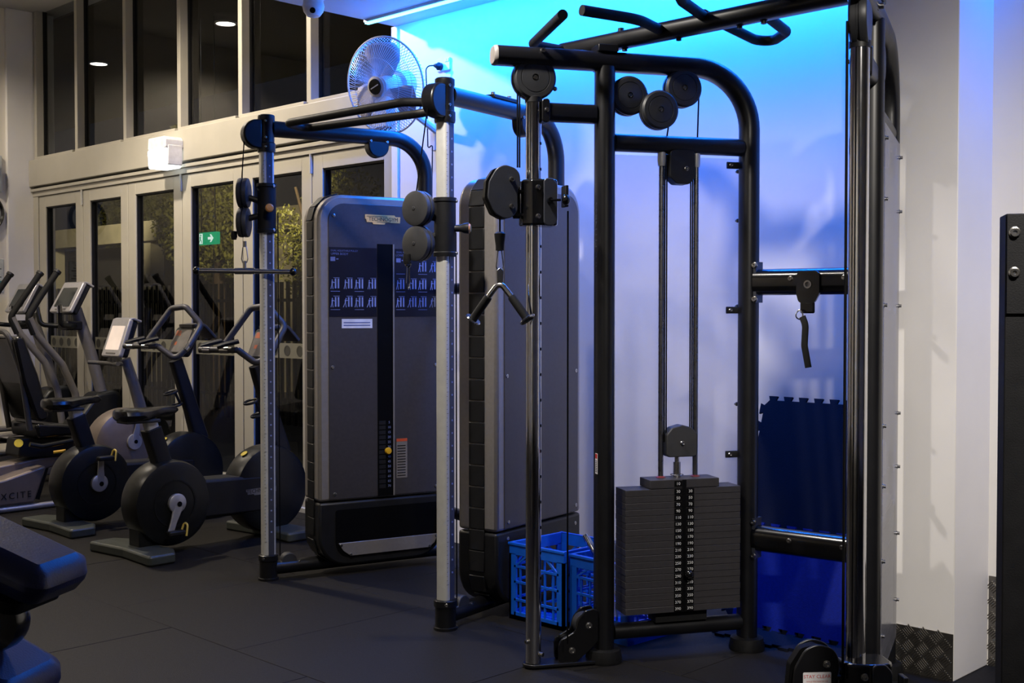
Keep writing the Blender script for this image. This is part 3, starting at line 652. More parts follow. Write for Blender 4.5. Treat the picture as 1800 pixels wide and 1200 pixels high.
# pull-up bar with grips
PB = 2.44
part('pullup_bar', MB().sweep([(-3.30, 3.65, PB), (-1.93, 3.65, PB)], rrect(0.066, 0.076, 0.025), (0, 0, 1)), 'black_satin', lf, I4)
for pts, rr in (([(-3.28, 3.66, PB), (-3.30, 3.46, PB), (-2.89, 3.19, PB)], 0.05), ([(-3.20, 3.64, PB), (-3.47, 4.07, PB), (-3.33, 3.96, PB), (-3.20, 3.72, PB)], 0.03),
              ([(-2.80, 3.68, PB), (-2.74, 3.44, PB), (-2.80, 3.19, PB)], 0.25),
              ([(-2.59, 3.62, PB+0.02), (-2.52, 3.40, PB+0.02), (-2.36, 3.12, PB+0.02), (-2.20, 3.20, PB+0.02), (-2.26, 3.50, PB+0.02), (-2.17, 3.68, PB+0.02)], 0.06),
              ([(-2.60, 3.64, PB+0.03), (-2.645, 4.13, PB), (-2.46, 3.98, PB), (-2.37, 3.68, PB)], 0.07)):
    part('pullup_grip', MB().tube(fillet(pts, rr, 8), 0.0195, 14), 'rubber_grip', lf, I4)
for x in (-2.98, -2.72, -2.45, -2.35): bolt(lf, I4, (x, 3.65, PB-0.033), (0, 0, -1), 0.010, 0.012, 'black_satin')
bolt(lf, I4, (-3.0, 3.65, PB+0.033), (0, 0, 1), 0.012, 0.014, 'black_satin')
bolt(lf, T1, (0.03, -0.037, 2.372), (0, -1, 0), 0.009, 0.016)
bolt(lf, T2, (0.16, -0.037, 2.34), (0, -1, 0), 0.010, 0.018)
for T in (T1, T2): part('bar_saddle', MB().box(0.255, 0.337, -0.045, 0.045, 2.385, 2.412), 'black_satin', lf, T, bev=0.003)
# connecting rails between the rear posts
pr1 = T1 @ Vector((0.918, 0, 0)); pr2 = T2 @ Vector((0.918, 0, 0)); dv = (pr2-pr1).normalized()
for z in (1.497, 0.462):
    rl = part('connecting_rail', MB().sweep([pr1+dv*0.035+Vector((0, 0, z)), pr2-dv*0.035+Vector((0, 0, z))], rrect(0.105, 0.075, 0.037, 6), (0, 0, 1)), 'black_gloss', lf, I4)
    nrm = Vector((dv.y, -dv.x, 0))
    part('rail_plate', MB().box(-0.006, 0.006, -0.03, 0.03, -0.082, 0.082), 'sleeve_slate', rl, FM(pr1+dv*0.042+Vector((0, 0, z)), dv, (-dv.y, dv.x, 0)))
    for q in (0.20, 0.42): bolt(rl, I4, pr1+dv*q+nrm*0.036+Vector((0, 0, z+0.012)), nrm, 0.008, 0.008)
    for dz in (-0.068, 0.068): bolt(rl, I4, pr1+dv*0.043+nrm*0.03+Vector((0, 0, z+dz)), nrm, 0.009, 0.012)
FR = FM(pr1+dv*0.275+nrm*0.052+Vector((0, 0, 1.497)), dv, (0, 0, 1))
hkb = part('storage_hook', MB().prism(f2([(-0.045, 0.04), (-0.045, -0.05), (-0.035, -0.085), (0.03, -0.085), (0.05, -0.05), (0.05, 0.04)], 0.02), -0.014, -0.004, 'xy'), 'black_gloss', lf, FR)
part('eyelet', MB().lathe([(0.010, 0), (0.016, 0), (0.016, 0.004), (0.010, 0.004), (0.010, 0)], (0.003, -0.012, -0.004), (0, 0, 1), 16), 'steel', hkb, FR)
part('hook_lug', MB().box(-0.03, 0.03, -0.125, -0.08, -0.016, -0.004), 'black_gloss', hkb, FR, bev=0.006)
an = thing('ankle_strap', 'short black fabric strap hanging from a ring on the rail between the towers', 'strap', FR @ Matrix.Translation((-0.012, -0.13, 0.01)))
part('ring', MB().tube([(-0.012+0.014*math.cos(t*0.4488), 0.0+0.018*math.sin(t*0.4488), 0.004*math.sin(t)) for t in range(14)], 0.003, 6, closed=True), 'steel', an)
part('webbing', MB().sweep(fillet([(0.0, -0.008, 0.0), (0.015, -0.04, 0.004), (0.012, -0.12, 0.006), (0.028, -0.205, 0.004)], 0.06, 6), rrect(0.026, 0.010, 0.004), (1, 0, 0)), 'rubber_grip', an)
# V-shaped triceps handle on the first tower
def carabiner(parent, M, L=0.075, w=0.024):
    p = [(0, 0, 0)]; pts = [(w*0.35*math.sin(t*math.pi/8), 0, 0) for t in range(1)]
    path = [(-w*0.25, 0, 0), (-w*0.5, 0, -L*0.75), (-w*0.3, 0, -L), (w*0.3, 0, -L), (w*0.5, 0, -L*0.75), (w*0.25, 0, 0)]
    return part('carabiner', MB().tube(fillet(path, 0.008, 4, True), 0.0028, 7, closed=True), 'steel', parent, M)
vh = thing('triceps_handle', 'chrome V-shaped cable handle with black grips hanging by a carabiner', 'handle', T1 @ Matrix.Translation((-0.128, 0, 1.61)))
MV = MW[vh.name]
carabiner(vh, MV @ Matrix.Translation((0, 0, 0.004)), 0.082, 0.028)
part('lug', MB().prism(f2([(-0.012, -0.125), (0.012, -0.125), (0.014, -0.075), (0, -0.062), (-0.014, -0.075)], 0.006), -0.004, 0.004), 'steel', vh, MV, bev=0.0015)
VM = MV @ Matrix.Translation((0, 0, -0.118)) @ Matrix.Rotation(R(-30), 4, 'Z')
part('bent_bar', MB().tube(fillet([(-0.060, 0, -0.075), (0.0, 0, 0.0), (0.060, 0, -0.075)], 0.02, 6), 0.0115, 14), 'steel', vh, VM)
for s in (-1, 1):
    d = Vector((s*0.062, -0.01*s, -0.082)).normalized(); p0 = Vector((s*0.045, 0, -0.056)); p1 = p0+d*0.105
    part('grip', MB().tube([p0, p0+d*0.01, p1], 0.0165, 16, [0.9, 1, 1]), 'rubber_grip', vh, VM)
    part('end_disc', MB().lathe([(0.0001, 0.0), (0.031, 0.0), (0.034, 0.004), (0.031, 0.008), (0.0001, 0.009)], p1, d, 24), 'chrome', vh, VM)
# ================================================================== DUAL PULLEY (two silver cabinets)
tg = thing('dual_pulley_machine', 'silver twin-cabinet dual pulley machine with aluminium posts and blue-black arms', 'gym machine', Matrix.Translation((-4.5, 4.0, 0)))
TL = TM(-5.191, 3.479, 74.9); TR = TM(-3.83, 3.473, 100.3)
def outline(x0, x1, z0, z1, rt, rb):
    return f2([(x0, z0), (x1, z0), (x1, z1), (x0, z1)], [rb, rb, rt, rt], 8)
def cut(poly, z, keep_above):
    out = []; n = len(poly)
    for i in range(n):
        a, b = poly[i], poly[(i+1) % n]
        ia = (a[1] >= z) == keep_above; ib = (b[1] >= z) == keep_above
        if ia: out.append(a)
        if ia != ib:
            t = (z-a[1])/(b[1]-a[1]); out.append((a[0]+(b[0]-a[0])*t, z))
    return out
def tg_tower(T, zc, front, pdir, kdir):
    P = lambda n, m, mt, **k: part(n, m, mt, tg, T, **k)
    up = P('aluminium_post', MB().sweep([(0, 0, 0.12), (0, 0, 2.20)], f2(rrect(0.068, 0.062, 0.018), 0) if False else rrect(0.068, 0.062, 0.018), (1, 0, 0)), 'aluminium')
    st = part('hole_strip', MB().box(-0.010, 0.020, -0.0335, -0.0305, 0.125, 2.19), 'anodised_strip', up, T)
    hb = MB(); z = 0.25
    while z < 2.15: hb.lathe([(0.0001, 0.001), (0.0045, 0.001), (0.0045, 0)], (0.005, -0.0335, z), (0, -1, 0), 8); z += 0.055
    part('adjustment_holes', hb, 'print_pale', st, T)
    rb = MB(); z = 0.2; k = 0
    while z < 2.15: rb.box(-0.030, -0.030+(0.012 if k % 5 == 0 else 0.006), -0.0316, -0.0312, z, z+0.0016); z += 0.0185; k += 1
    part('scale_marks', rb, 'print_black', up, T)
    cp = P('top_collar', MB().lathe([(0.0001, 2.19), (0.044, 2.19), (0.046, 2.20), (0.046, 2.235), (0.041, 2.24), (0.040, 2.345), (0.043, 2.35), (0.043, 2.375), (0.038, 2.38), (0.0001, 2.38)], (0, 0, 0), (0, 0, 1), 28), 'black_satin')
    for z in (2.215, 2.262, 2.345): bolt(cp, T, (-0.018, -0.040, z), (-0.3, -1, 0), 0.005, 0.005)
    hd = P('head_pulley_cover', MB().prism(f2([(-0.03, 2.205), (-0.03, 2.352)]+circ(-0.055, 2.2785, 0.0735, 14, 90, 270), 0), -0.032, 0.032), 'black_satin', bev=0.008)
    P('arm', MB().tube(fillet([(0.03, 0, 2.312), (0.900, 0, 2.312), (0.900, 0, 1.93)], 0.20, 12), 0.041, 20), 'black_satin')
    fp = P('arm_pulley_cover', MB().prism([(0.55, 2.30), (0.675, 2.30)]+circ(0.6125, 2.262, 0.060, 14, 0, -180), -0.03, 0.03), 'black_satin', bev=0.006)
    for x in (0.565, 0.66): bolt(fp, T, (x, -0.032, 2.287), (0, -1, 0), 0.006, 0.005)
    # carriage
    cs = P('carriage_sleeve', MB().lathe([(0.036, zc-0.126), (0.050, zc-0.126), (0.051, zc-0.11), (0.047, zc-0.105), (0.047, zc+0.105), (0.051, zc+0.11), (0.050, zc+0.126), (0.036, zc+0.126)], (0, 0, 0), (0, 0, 1), 26), 'black_matte')
    for z in (zc+0.112, zc-0.112): bolt(cs, T, (0.022, -0.045, z), (0.4, -1, 0), 0.006, 0.005)
    kd = Vector(kdir).normalized()
    kn = part('pull_knob', MB().lathe([(0.0001, 0.04), (0.016, 0.04), (0.015, 0.07), (0.022, 0.085), (0.024, 0.105), (0.0001, 0.108)], (0, 0, zc-0.005), kd, 18), 'black_plastic', cs, T)
    part('knob_tip', MB().lathe([(0.0001, 0.1075), (0.021, 0.1065), (0.015, 0.113), (0.0001, 0.114)], (0, 0, zc-0.005), kd, 18), 'knob_tan', kn, T)
    pd = Vector(pdir[0]).normalized(); pn = Vector(pdir[1]).normalized()
    for dz in (0.078, -0.072):
        c = pd*0.115+Vector((0, 0, zc+dz))
        pl = part('carriage_pulley', MB().lathe([(0.0001, 0.030), (0.060, 0.029), (0.074, 0.024), (0.076, 0.016), (0.076, 0.004), (0.066, 0.002), (0.066, -0.002), (0.076, -0.004), (0.076, -0.016), (0.074, -0.024), (0.060, -0.029), (0.0001, -0.030)], c, pn, 32), 'slate_plastic', tg, T)
        bolt(pl, T, c+pn*0.030, pn, 0.006, 0.003, 'slate_plastic')
        part('pulley_arm', MB().tube([pd*0.04+Vector((0, 0, zc+dz*0.5)), pd*0.10+Vector((0, 0, zc+dz*0.75))], 0.016, 10), 'black_plastic', tg, T)
    part('cable_stop', MB().lathe([(0.0001, 0), (0.016, -0.002), (0.017, -0.03), (0.012, -0.045), (0.0001, -0.046)], pd*0.165+Vector((0, 0, zc-0.115)), (0, 0, 1), 14), 'black_plastic', tg, T)
    P('cable', MB().cyl(pd*0.125+Vector((0, 0, zc+0.14)), Vector((-0.115, 0, 2.26)), 0.003, 7), 'slot_black')
    P('cable', MB().cyl((0.055, -0.02, 0.12), (0.052, -0.02, zc-0.02), 0.003, 7), 'slot_black')
    # base
    ft = P('foot_collar', MB().lathe([(0.0001, 0), (0.053, 0), (0.053, 0.012), (0.046, 0.014), (0.046, 0.098), (0.051, 0.102), (0.051, 0.128), (0.045, 0.132), (0.0001, 0.132)], (0, 0, 0), (0, 0, 1), 28), 'black_satin')
    bolt(ft, T, (-0.038, -0.034, 0.115), (-1, -0.9, 0), 0.006, 0.005)
    P('base_tube', MB().tube([(0.03, 0, 0.058), (1.0, 0, 0.058)], 0.036, 16), 'black_satin')
    bp = P('base_pulley_cover', MB().prism([(0.05, 0.06), (0.17, 0.06), (0.17, 0.088)]+circ(0.105, 0.088, 0.042, 10, 0, 180)+[(0.05, 0.088)], -0.024, 0.024), 'slate_plastic', bev=0.004)
    bolt(bp, T, (0.158, -0.025, 0.08), (0, -1, 0), 0.005, 0.005)
    # cabinet
    x0, x1, z0, z1, hy = 0.235, 0.955, 0.050, 1.985, 0.108
    full = outline(x0, x1, z0, z1, 0.135, 0.16)
    upper = cut(full, 0.392, True); lower = cut(full, 0.388, False)
    cb = P('cabinet', MB().prism(upper, -hy, hy), 'cabinet_silver', bev=0.016)
    lc = P('lower_cover', MB().prism(lower, -hy-0.001, hy+0.001), 'cabinet_black', bev=0.014)
    pad_m = MB().box(-0.007, 0.0, -0.042, 0.042, -0.0465, 0.0465).mesh('edge_pad')
    zz = 1.80; k = 0
    while zz > 0.20:
        part('edge_pad', pad_m, 'cabinet_black', tg, T @ Matrix.Translation((x0, 0.0, zz)), bev=0.003); zz -= 0.0965
    for q in range(3):
        a = R(180-15-30*q); c = (x0+0.135+0.135*math.cos(a), z1-0.135+0.135*math.sin(a))
        part('edge_pad', pad_m, 'cabinet_black', tg, T @ Matrix.Translation((c[0], 0, c[1])) @ Matrix.Rotation(R(15+30*q), 4, 'Y') @ Matrix.Diagonal((1, 1, 0.78, 1)), bev=0.003)
    for q in range(2):
        a = R(180+20+34*q); c = (x0+0.16+0.16*math.cos(a), z0+0.16+0.16*math.sin(a))
        part('edge_pad', pad_m, 'cabinet_black', tg, T @ Matrix.Translation((c[0], 0, c[1])) @ Matrix.Rotation(R(-20-34*q), 4, 'Y') @ Matrix.Diagonal((1, 1, 0.85, 1)), bev=0.003)
    yf = -hy
    fpoly = cut(outline(x0+0.055, x1-0.03, 0.30, z1-0.045, 0.09, 0.02), 0.402, True)
    fc = P('face_panel', MB().prism(fpoly, yf-0.004, yf+0.01), 'cabinet_face', bev=0.002)
    yf2 = yf-0.004
    for x, z in ((x0+0.085, z1-0.11), (x0+0.075, 1.09), (x0+0.085, 0.43), (x1-0.05, 1.09), (x1-0.05, 0.43)):
        bolt(fc, T, (x, yf2, z), (0, -1, 0), 0.007, 0.003, 'steel', 'screw')
    if front:
        sx0, sx1 = 0.563, 0.652
        P('weight_slot', MB().box(sx0, sx1, yf2-0.002, yf2+0.004, 0.40, 1.735), 'slot_black')
        P('slot_edge', MB().box(sx1, sx1+0.008, yf2-0.005, yf2+0.004, 0.40, 1.735), 'cabinet_silver')
        nb_ = MB(); z = 0.78
        k = 0
        while z > 0.42:
            nb_.box(sx0+0.008, sx0+0.045, yf2-0.0035, yf2-0.002, z, z+0.020); z -= 0.026
        P('stack_plates', nb_, 'black_plastic')
        z = 0.78; k = 0
        while z > 0.42:
            part('stack_number', text_mesh(str(5+5*k), 0.018), 'print_pale', tg, T @ FM((sx0+0.066, yf2-0.0036, z+0.010), (1, 0, 0), (0, 0, 1))); z -= 0.026; k += 1
        P('selector_pin', MB().lathe([(0.0001, 0.0), (0.016, 0.0), (0.019, 0.012), (0.015, 0.022), (0.0001, 0.023)], (0.618, yf2-0.002, 0.640), (0, -1, 0), 18), 'yellow_knob')
        for n, (a, b) in enumerate(((0.292, 0.560), (0.664, 0.925))):
            pc = P('instruction_placard', MB().box(a, b, yf2-0.0022, yf2, 1.352, 1.712), 'placard_navy')
            mm = MB(); yy0, yy1 = yf2-0.0034, yf2-0.0024
            def icon(cx, cz, pose, s=1.0):
                for q in (-1, 1): mm.prism(rrect(0.009*s, 0.052*s, 0.004*s, 2), yy0, yy1) if False else mm.box(cx+0.010*s+q*0.008*s-0.0042*s, cx+0.010*s+q*0.008*s+0.0042*s, yy0, yy1, cz-0.026*s, cz+0.024*s)
                mm.box(cx-0.010*s, cx+0.024*s, yy0, yy1, cz+0.028*s, cz+0.030*s)
                mm.prism(circ(cx-0.016*s+pose*0.003, cz+0.016*s, 0.0036*s, 8), yy0, yy1)
                mm.prism([(cx-0.020*s, cz+0.011*s), (cx-0.012*s, cz+0.011*s), (cx-0.014*s, cz-0.006*s), (cx-0.020*s, cz-0.006*s)], yy0, yy1)
                mm.prism([(cx-0.020*s, cz-0.006*s), (cx-0.016*s, cz-0.006*s), (cx-0.022*s-pose*0.005, cz-0.029*s), (cx-0.026*s-pose*0.005, cz-0.029*s)], yy0, yy1)
                mm.prism([(cx-0.017*s, cz-0.006*s), (cx-0.014*s, cz-0.006*s), (cx-0.010*s, cz-0.029*s), (cx-0.014*s, cz-0.029*s)], yy0, yy1)
                mm.prism([(cx-0.013*s, cz+0.009*s), (cx-0.002*s, cz+0.004*s+pose*0.004), (cx-0.002*s, cz+0.001*s+pose*0.004), (cx-0.013*s, cz+0.005*s)], yy0, yy1)
            rows = ((1.525, 4, 0), (1.43, 4, 1)) if n == 0 else ((1.620, 4, 1), (1.525, 4, 0), (1.43, 4, 1))
            for (zc2, cnt, ps) in rows:
                for q in range(cnt):
                    if n == 1 and zc2 > 1.6 and q < 2: continue
                    icon(a+(b-a)*(q+0.5)/cnt+(0.006 if q % 2 else 0), zc2, (q % 2)*ps)
                for q in range(2): mm.box(a+0.008+q*(b-a)*0.5, a+0.06+q*(b-a)*0.5, yy0, yy1, zc2-0.042, zc2-0.040)
            part('pictograms', mm, 'print_pale', pc, T)
            part('placard_title', text_mesh('DUAL ADJUSTABLE PULLEY', 0.0125), 'print_dim', pc, T @ FM((a+0.085, yy0, 1.694), (1, 0, 0), (0, 0, 1)))
            part('placard_title', text_mesh('UPPER BODY' if n == 0 else 'LOWER BODY', 0.0165), 'print_dim', pc, T @ FM((a+0.058, yy0, 1.677), (1, 0, 0), (0, 0, 1)))
            part('placard_marks', MB().box(a+0.008, a+0.034, yy0, yy1, 1.640, 1.662).box(a+0.040, a+0.052, yy0, yy1, 1.648, 1.654).prism(rrect(0.05, 0.07, 0.01), yy0+0.0004, yy1) if False else MB().box(a+0.008, a+0.034, yy0, yy1, 1.640, 1.662).box(a+0.040, a+0.052, yy0, yy1, 1.648, 1.654), 'print_dim', pc, T)
        gl = [(0.494, 1.884), (0.494, 1.866), (0.500, 1.864), (0.504, 1.848), (0.535, 1.848), (0.541, 1.838), (0.605, 1.838), (0.610, 1.848), (0.694, 1.848), (0.696, 1.880), (0.668, 1.880), (0.662, 1.888), (0.494, 1.888)]
        bd = P('brand_badge', MB().prism(gl, yf2-0.004, yf2), 'gold_badge', label='gold brand badge')
        part('brand_lettering', text_mesh('TECHNOGYM', 0.0275, 0.0004, 0.98), 'print_black', bd, T @ FM((0.598, yf2-0.0046, 1.864), (1, 0, 0), (0, 0, 1)))
        part('brand_rule', MB().box(0.502, 0.620, yf2-0.0047, yf2-0.004, 1.8775, 1.8800).box(0.560, 0.64, yf2-0.0047, yf2-0.004, 1.849, 1.8512), 'print_black', bd, T)
        wl = P('notice_sticker', MB().box(0.362, 0.534, yf2-0.0015, yf2, 1.292, 1.340), 'white_label')
        g = MB()
        for q in range(2): g.box(0.372, 0.522, yf2-0.0022, yf2-0.0015, 1.304+q*0.014, 1.310+q*0.014)
        part('sticker_lines', g, 'print_dim', wl, T)
        wn = P('warning_label', MB().box(0.672, 0.735, yf2-0.0012, yf2, 0.49, 0.70), 'cabinet_silver')
        part('label_header', MB().box(0.672, 0.735, yf2-0.002, yf2-0.0012, 0.685, 0.700), 'orange_print', wn, T)
        g = MB()
        for q in range(12): g.box(0.677, 0.725, yf2-0.002, yf2-0.0012, 0.50+q*0.0145, 0.505+q*0.0145)
        part('label_lines', g, 'cabinet_black', wn, T)
        op = outline(x0+0.09, x1-0.02, 0.095, 0.345, 0.012, 0.085)
        P('lower_opening', MB().prism(op, yf-0.004, yf+0.002), 'slot_black')
        sp_ = P('kick_plate', MB().prism([(0.338, 0.172), (0.918, 0.172), (0.895, 0.125), (0.86, 0.101), (0.405, 0.101), (0.365, 0.13)], yf-0.012, yf-0.003), 'cabinet_silver', bev=0.002)
        for x, z in ((0.352, 0.162), (0.905, 0.162), (0.405, 0.109), (0.865, 0.109)): bolt(sp_, T, (x, yf-0.012, z), (0, -1, 0), 0.006, 0.004)
    else:
        for x, z in ((x0+0.085, 0.355), (x1-0.05, 0.34)): bolt(lc, T, (x, yf, z), (0, -1, 0), 0.007, 0.004, 'steel', 'screw')
cl = TL.to_3x3().inverted() @ Vector(W(-1, 0)+(0,)); cv = TL.to_3x3().inverted() @ Vector(W(0, -1)+(0,))
tg_tower(TL, 1.905, True, (cl+cv*0.1, cl), cv+cl*-0.35)
cl = TR.to_3x3().inverted() @ Vector(W(-1, 0)+(0,)); cv = TR.to_3x3().inverted() @ Vector(W(0, -1)+(0,))
tg_tower(TR, 1.742, False, (cl*0.95+cv*0.2, cl*0.62+cv*0.78), -cl+cv*0.15)
part('linking_tube', MB().tube([TL @ Vector((0.94, -0.05, 1.50)), TR @ Vector((0.72, 0.1, 1.50))], 0.03, 14), 'black_satin', tg, I4)
part('linking_tube', MB().tube([TL @ Vector((0.94, -0.05, 0.30)), TR @ Vector((0.72, 0.1, 0.30))], 0.03, 14), 'black_satin', tg, I4)
part('pullup_loop', MB().tube(fillet([(-3.84, 3.44, 2.275), (-3.98, 3.37, 2.285), (-4.80, 3.335, 2.28), (-4.88, 3.50, 2.28), (-4.10, 3.575, 2.275), (-3.85, 3.52, 2.265)], [0, 0.1, 0.05, 0.05, 0.2, 0], 8), 0.0195, 14), 'black_matte', tg, I4)
part('arm_clamp', MB().box(0.33, 0.52, -0.03, 0.03, 2.345, 2.362), 'black_satin', tg, TR, bev=0.003)
for x in (0.36, 0.49): bolt(tg, TR, (x, 0, 2.362), (0, 0, 1), 0.009, 0.014)
# straight bar on the left post
hp_ = TL @ (TL.to_3x3().inverted() @ Vector(W(-1, 0)+(0,))*0.10+Vector((0, 0, 1.905-0.17)))
crt = Vector(W(1, 0)+(0,))
SB = Matrix.Translation(hp_+Vector(W(0, -0.062)+(0,))) @ Matrix.Rotation(R(44.6), 4, 'Z')
sb = thing('straight_bar_handle', 'short chrome cable bar with black ball ends on the left post', 'handle', SB @ Matrix.Translation((0, 0, 0)))
part('swivel', MB().cyl((0, 0, 0.0), (0, 0, -0.03), 0.010, 12), 'steel', sb); part('lug', MB().cyl((0, 0, -0.10), (0, 0, -0.145), 0.008, 12), 'steel', sb)
carabiner(sb, SB @ Matrix.Translation((0, 0, -0.025)), 0.085, 0.032)
part('bar', MB().cyl((-0.235, 0, -0.148), (0.235, 0, -0.155), 0.0125, 16).cyl((-0.05, 0, -0.151), (0.05, 0, -0.151), 0.0165, 16), 'chrome', sb)
for s in (-1, 1): part('end_ball', MB().ball((s*0.245, 0, -0.152+s*-0.003), 0.0205), 'black_gloss', sb)
hq = TR @ ((TR.to_3x3().inverted() @ Vector(W(-0.95, -0.2)+(0,)))*0.165+Vector((0, 0, 1.742-0.165)))
sc_ = thing('snap_hook', 'steel snap hook hanging empty from the right post pulley', 'hook', Matrix.Translation(hq))
carabiner(sc_, Matrix.Translation(hq) @ Matrix.Rotation(R(110), 4, 'Z'), 0.10, 0.028)
part('eye', MB().tube([(0.011*math.cos(t*0.5236), 0.004, 0.004+0.011*math.sin(t*0.5236)) for t in range(12)], 0.004, 6, closed=True), 'steel', sc_, Matrix.Translation(hq) @ Matrix.Rotation(R(50), 4, 'Z'))
# ================================================================== crates, bars, foam
def crate(lab, M, w, dp, h):
    t = thing('milk_crate', lab, 'crate', M, 'blue plastic crates')
    th = 0.012
    part('floor_grid', MB().box(0, w, 0, dp, 0.0, 0.02), 'crate_blue', t)
    rim = MB()
    for (a, b, c, d) in ((0, w, 0, th), (0, w, dp-th, dp), (0, th, th, dp-th), (w-th, w, th, dp-th)): rim.box(a, b, c, d, h-0.055, h)
    part('rim', rim.box(-0.005, w+0.005, -0.005, 0.003, h-0.012, h).box(-0.005, w+0.005, dp-0.003, dp+0.005, h-0.012, h), 'crate_blue', t, bev=0.002)
    for x in (0, w-0.04):
        for y in (0, dp-0.04): part('corner_post', MB().box(x, x+0.04, y, y+0.04, 0, h-0.05) if False else MB().box(x, x+0.04, (y if y == 0 else y+0.028), (y+0.012 if y == 0 else y+0.04), 0, h-0.05).box((x if x == 0 else x+0.028), (x+0.012 if x == 0 else x+0.04), y, y+0.04, 0, h-0.05), 'crate_blue', t)
    def side(Mx, L):
        g = MB()
        for z in (0.0, 0.085, 0.165, 0.235): g.box(0.03, L-0.03, 0.0, 0.010, z, z+(0.035 if z == 0 else 0.010))
        n = 5
        for k in range(n):
            x = 0.04+(L-0.08)*(k+0.5)/n; g.box(x-0.004, x+0.004, 0.002, 0.009, 0.02, 0.24)
        for s, x in ((1, 0.035), (-1, L-0.035)):
            g.prism([(x, h-0.055), (x+s*0.075, h-0.055), (x+s*0.062, h-0.055), (x, 0.245)] if False else [(x+s*0.002, 0.245), (x+s*0.014, 0.245), (x+s*0.075, h-0.053), (x+s*0.060, h-0.053)], 0.001, 0.009)
        part('side_grid', g, 'crate_blue', t, M @ Mx)
    side(Matrix(), w); side(TM(0, dp, 0) @ Matrix.Translation((0, -0.010, 0)), w)
    side(TM(0.010, 0, 90), dp); side(TM(w, 0, 90), dp)
    return t
crate('blue plastic milk crate beside the right silver cabinet', TM(-3.764, 3.80, 0), 0.33, 0.35, 0.345)
crate('blue plastic milk crate behind the black post of the weight stack', TM(-3.425, 3.83, -3), 0.335, 0.34, 0.335)
t = thing('cable_bar', 'chrome cable bar sticking out of the crate behind the black post', 'bar', Matrix.Translation((-3.30, 3.92, 0.10)))
part('bar', MB().cyl((0.10, 0.02, 0.0), (-0.09, -0.03, 0.31), 0.012, 14), 'steel', t)
part('sleeve_end', MB().cyl((-0.065, -0.0234, 0.269), (-0.092, -0.0305, 0.313), 0.0145, 14), 'chrome', t)
t = thing('rope_handle', 'black padded cable handles piled in the right-hand crate', 'handle', Matrix.Translation((-3.26, 4.0, 0.16)))
part('grip', MB().tube(fillet([(-0.08, -0.06, 0.12), (0.0, 0.0, 0.16), (0.10, -0.02, 0.10)], 0.06), 0.026, 12), 'rubber_grip', t)
part('grip', MB().tube([(-0.06, 0.06, 0.05), (0.08, 0.03, 0.20)], 0.024, 12), 'rubber_grip', t)
part('buckle', MB().prism(rrect(0.06, 0.04, 0.008), -0.012, 0.012), 'slate_plastic', t, Matrix.Translation((-3.30, 3.99, 0.355)) @ Matrix.Rotation(R(30), 4, 'Y'))
t = thing('rubber_handle', 'black rubber handle lying in the left-hand crate', 'handle', Matrix.Translation((-3.62, 3.95, 0.02)))
part('grip', MB().tube([(-0.08, 0, 0.02), (0.10, 0.05, 0.03)], 0.018, 12), 'rubber_grip', t); part('tag', MB().box(0.03, 0.05, -0.03, -0.02, 0.02, 0.06), 'yellow_strap', t)
# jigsaw foam mats
def jig(L, hgt, th, m, teeth=(1, 1, 1)):
    n = max(3, int(L*14)); p = []
    def edge(a, b, nn, out):
        a, b = Vector(a), Vector(b); d = (b-a)/nn; nrm = Vector((d.y, -d.x)).normalized()*out
        for k in range(nn):
            s = a+d*k
            p.extend([tuple(s+d*0.30), tuple(s+d*0.20+nrm), tuple(s+d*0.80+nrm), tuple(s+d*0.70)])
    edge((0, 0), (L, 0), n, 0.020); edge((L, 0), (L, hgt), max(3, int(n*hgt/L)), 0.020); edge((L, hgt), (0, hgt), n, 0.020); edge((0, hgt), (0, 0), max(3, int(n*hgt/L)), 0.020)
    return MB().prism(p, -th, 0.0)
t_ = R(-20)
solo('foam_mat', jig(0.70, 1.0, 0.012, None), 'foam_navy', 'dark navy jigsaw foam mat leaning on the wall behind the crossbars', 'foam mat', Matrix.Translation((-3.05, 4.455, 0.02)) @ Matrix.Rotation(R(-19), 4, 'X'), group='jigsaw foam mats')
solo('foam_mat', jig(0.64, 0.42, 0.012, None), 'foam_blue', 'brighter blue jigsaw foam mat standing in front of the navy mat', 'foam mat', Matrix.Translation((-2.97, 4.425, 0.02)) @ Matrix.Rotation(R(-17), 4, 'X'), group='jigsaw foam mats')
solo('foam_mat', jig(0.62, 0.16, 0.012, None), 'foam_navy', 'navy jigsaw foam mat lying flat on the floor between the towers', 'foam mat', Matrix.Translation((-2.95, 4.225, 0.001)) @ Matrix.Rotation(R(-90), 4, 'X'), group='jigsaw foam mats')
# ================================================================== CARDIO ROW
def console(parent, M, w, h, lit, m='machine_silver'):
    # M: origin at centre of the screen, x right, y up, z toward the rider
    sh = part('console', MB().prism(f2([(-w/2, -h/2), (w/2, -h/2), (w/2*0.94, h/2), (-w/2*0.94, h/2)], 0.018), -0.035, 0.0, 'xy'), m, parent, M, bev=0.008)
    part('console_back', MB().prism(f2([(-w/2*0.9, -h/2*0.92), (w/2*0.9, -h/2*0.92), (w/2*0.86, h/2), (-w/2*0.86, h/2)], 0.02), -0.085, -0.030, 'xy'), 'black_plastic', parent, M, bev=0.015)
    part('screen', MB().prism(f2([(-w*0.36, -h*0.33), (w*0.36, -h*0.33), (w*0.34, h*0.30), (-w*0.34, h*0.30)], 0.008), 0.0, 0.003, 'xy'), 'screen_lit' if lit else 'screen_dark', sh, M)
    part('key_strip', MB().prism(rrect(w*0.5, 0.010, 0.004, 3), 0.0, 0.004, 'xy'), 'dash_grey', sh, M @ Matrix.Translation((0, -h*0.415, 0)))
    part('hood', MB().sweep(fillet([(0, h*0.46, -0.006), (0, h*0.53, -0.03), (0, h*0.53, -0.10)], 0.03, 5), rrect(w*0.9, 0.018, 0.006), (1, 0, 0)), m, sh, M)
    return sh
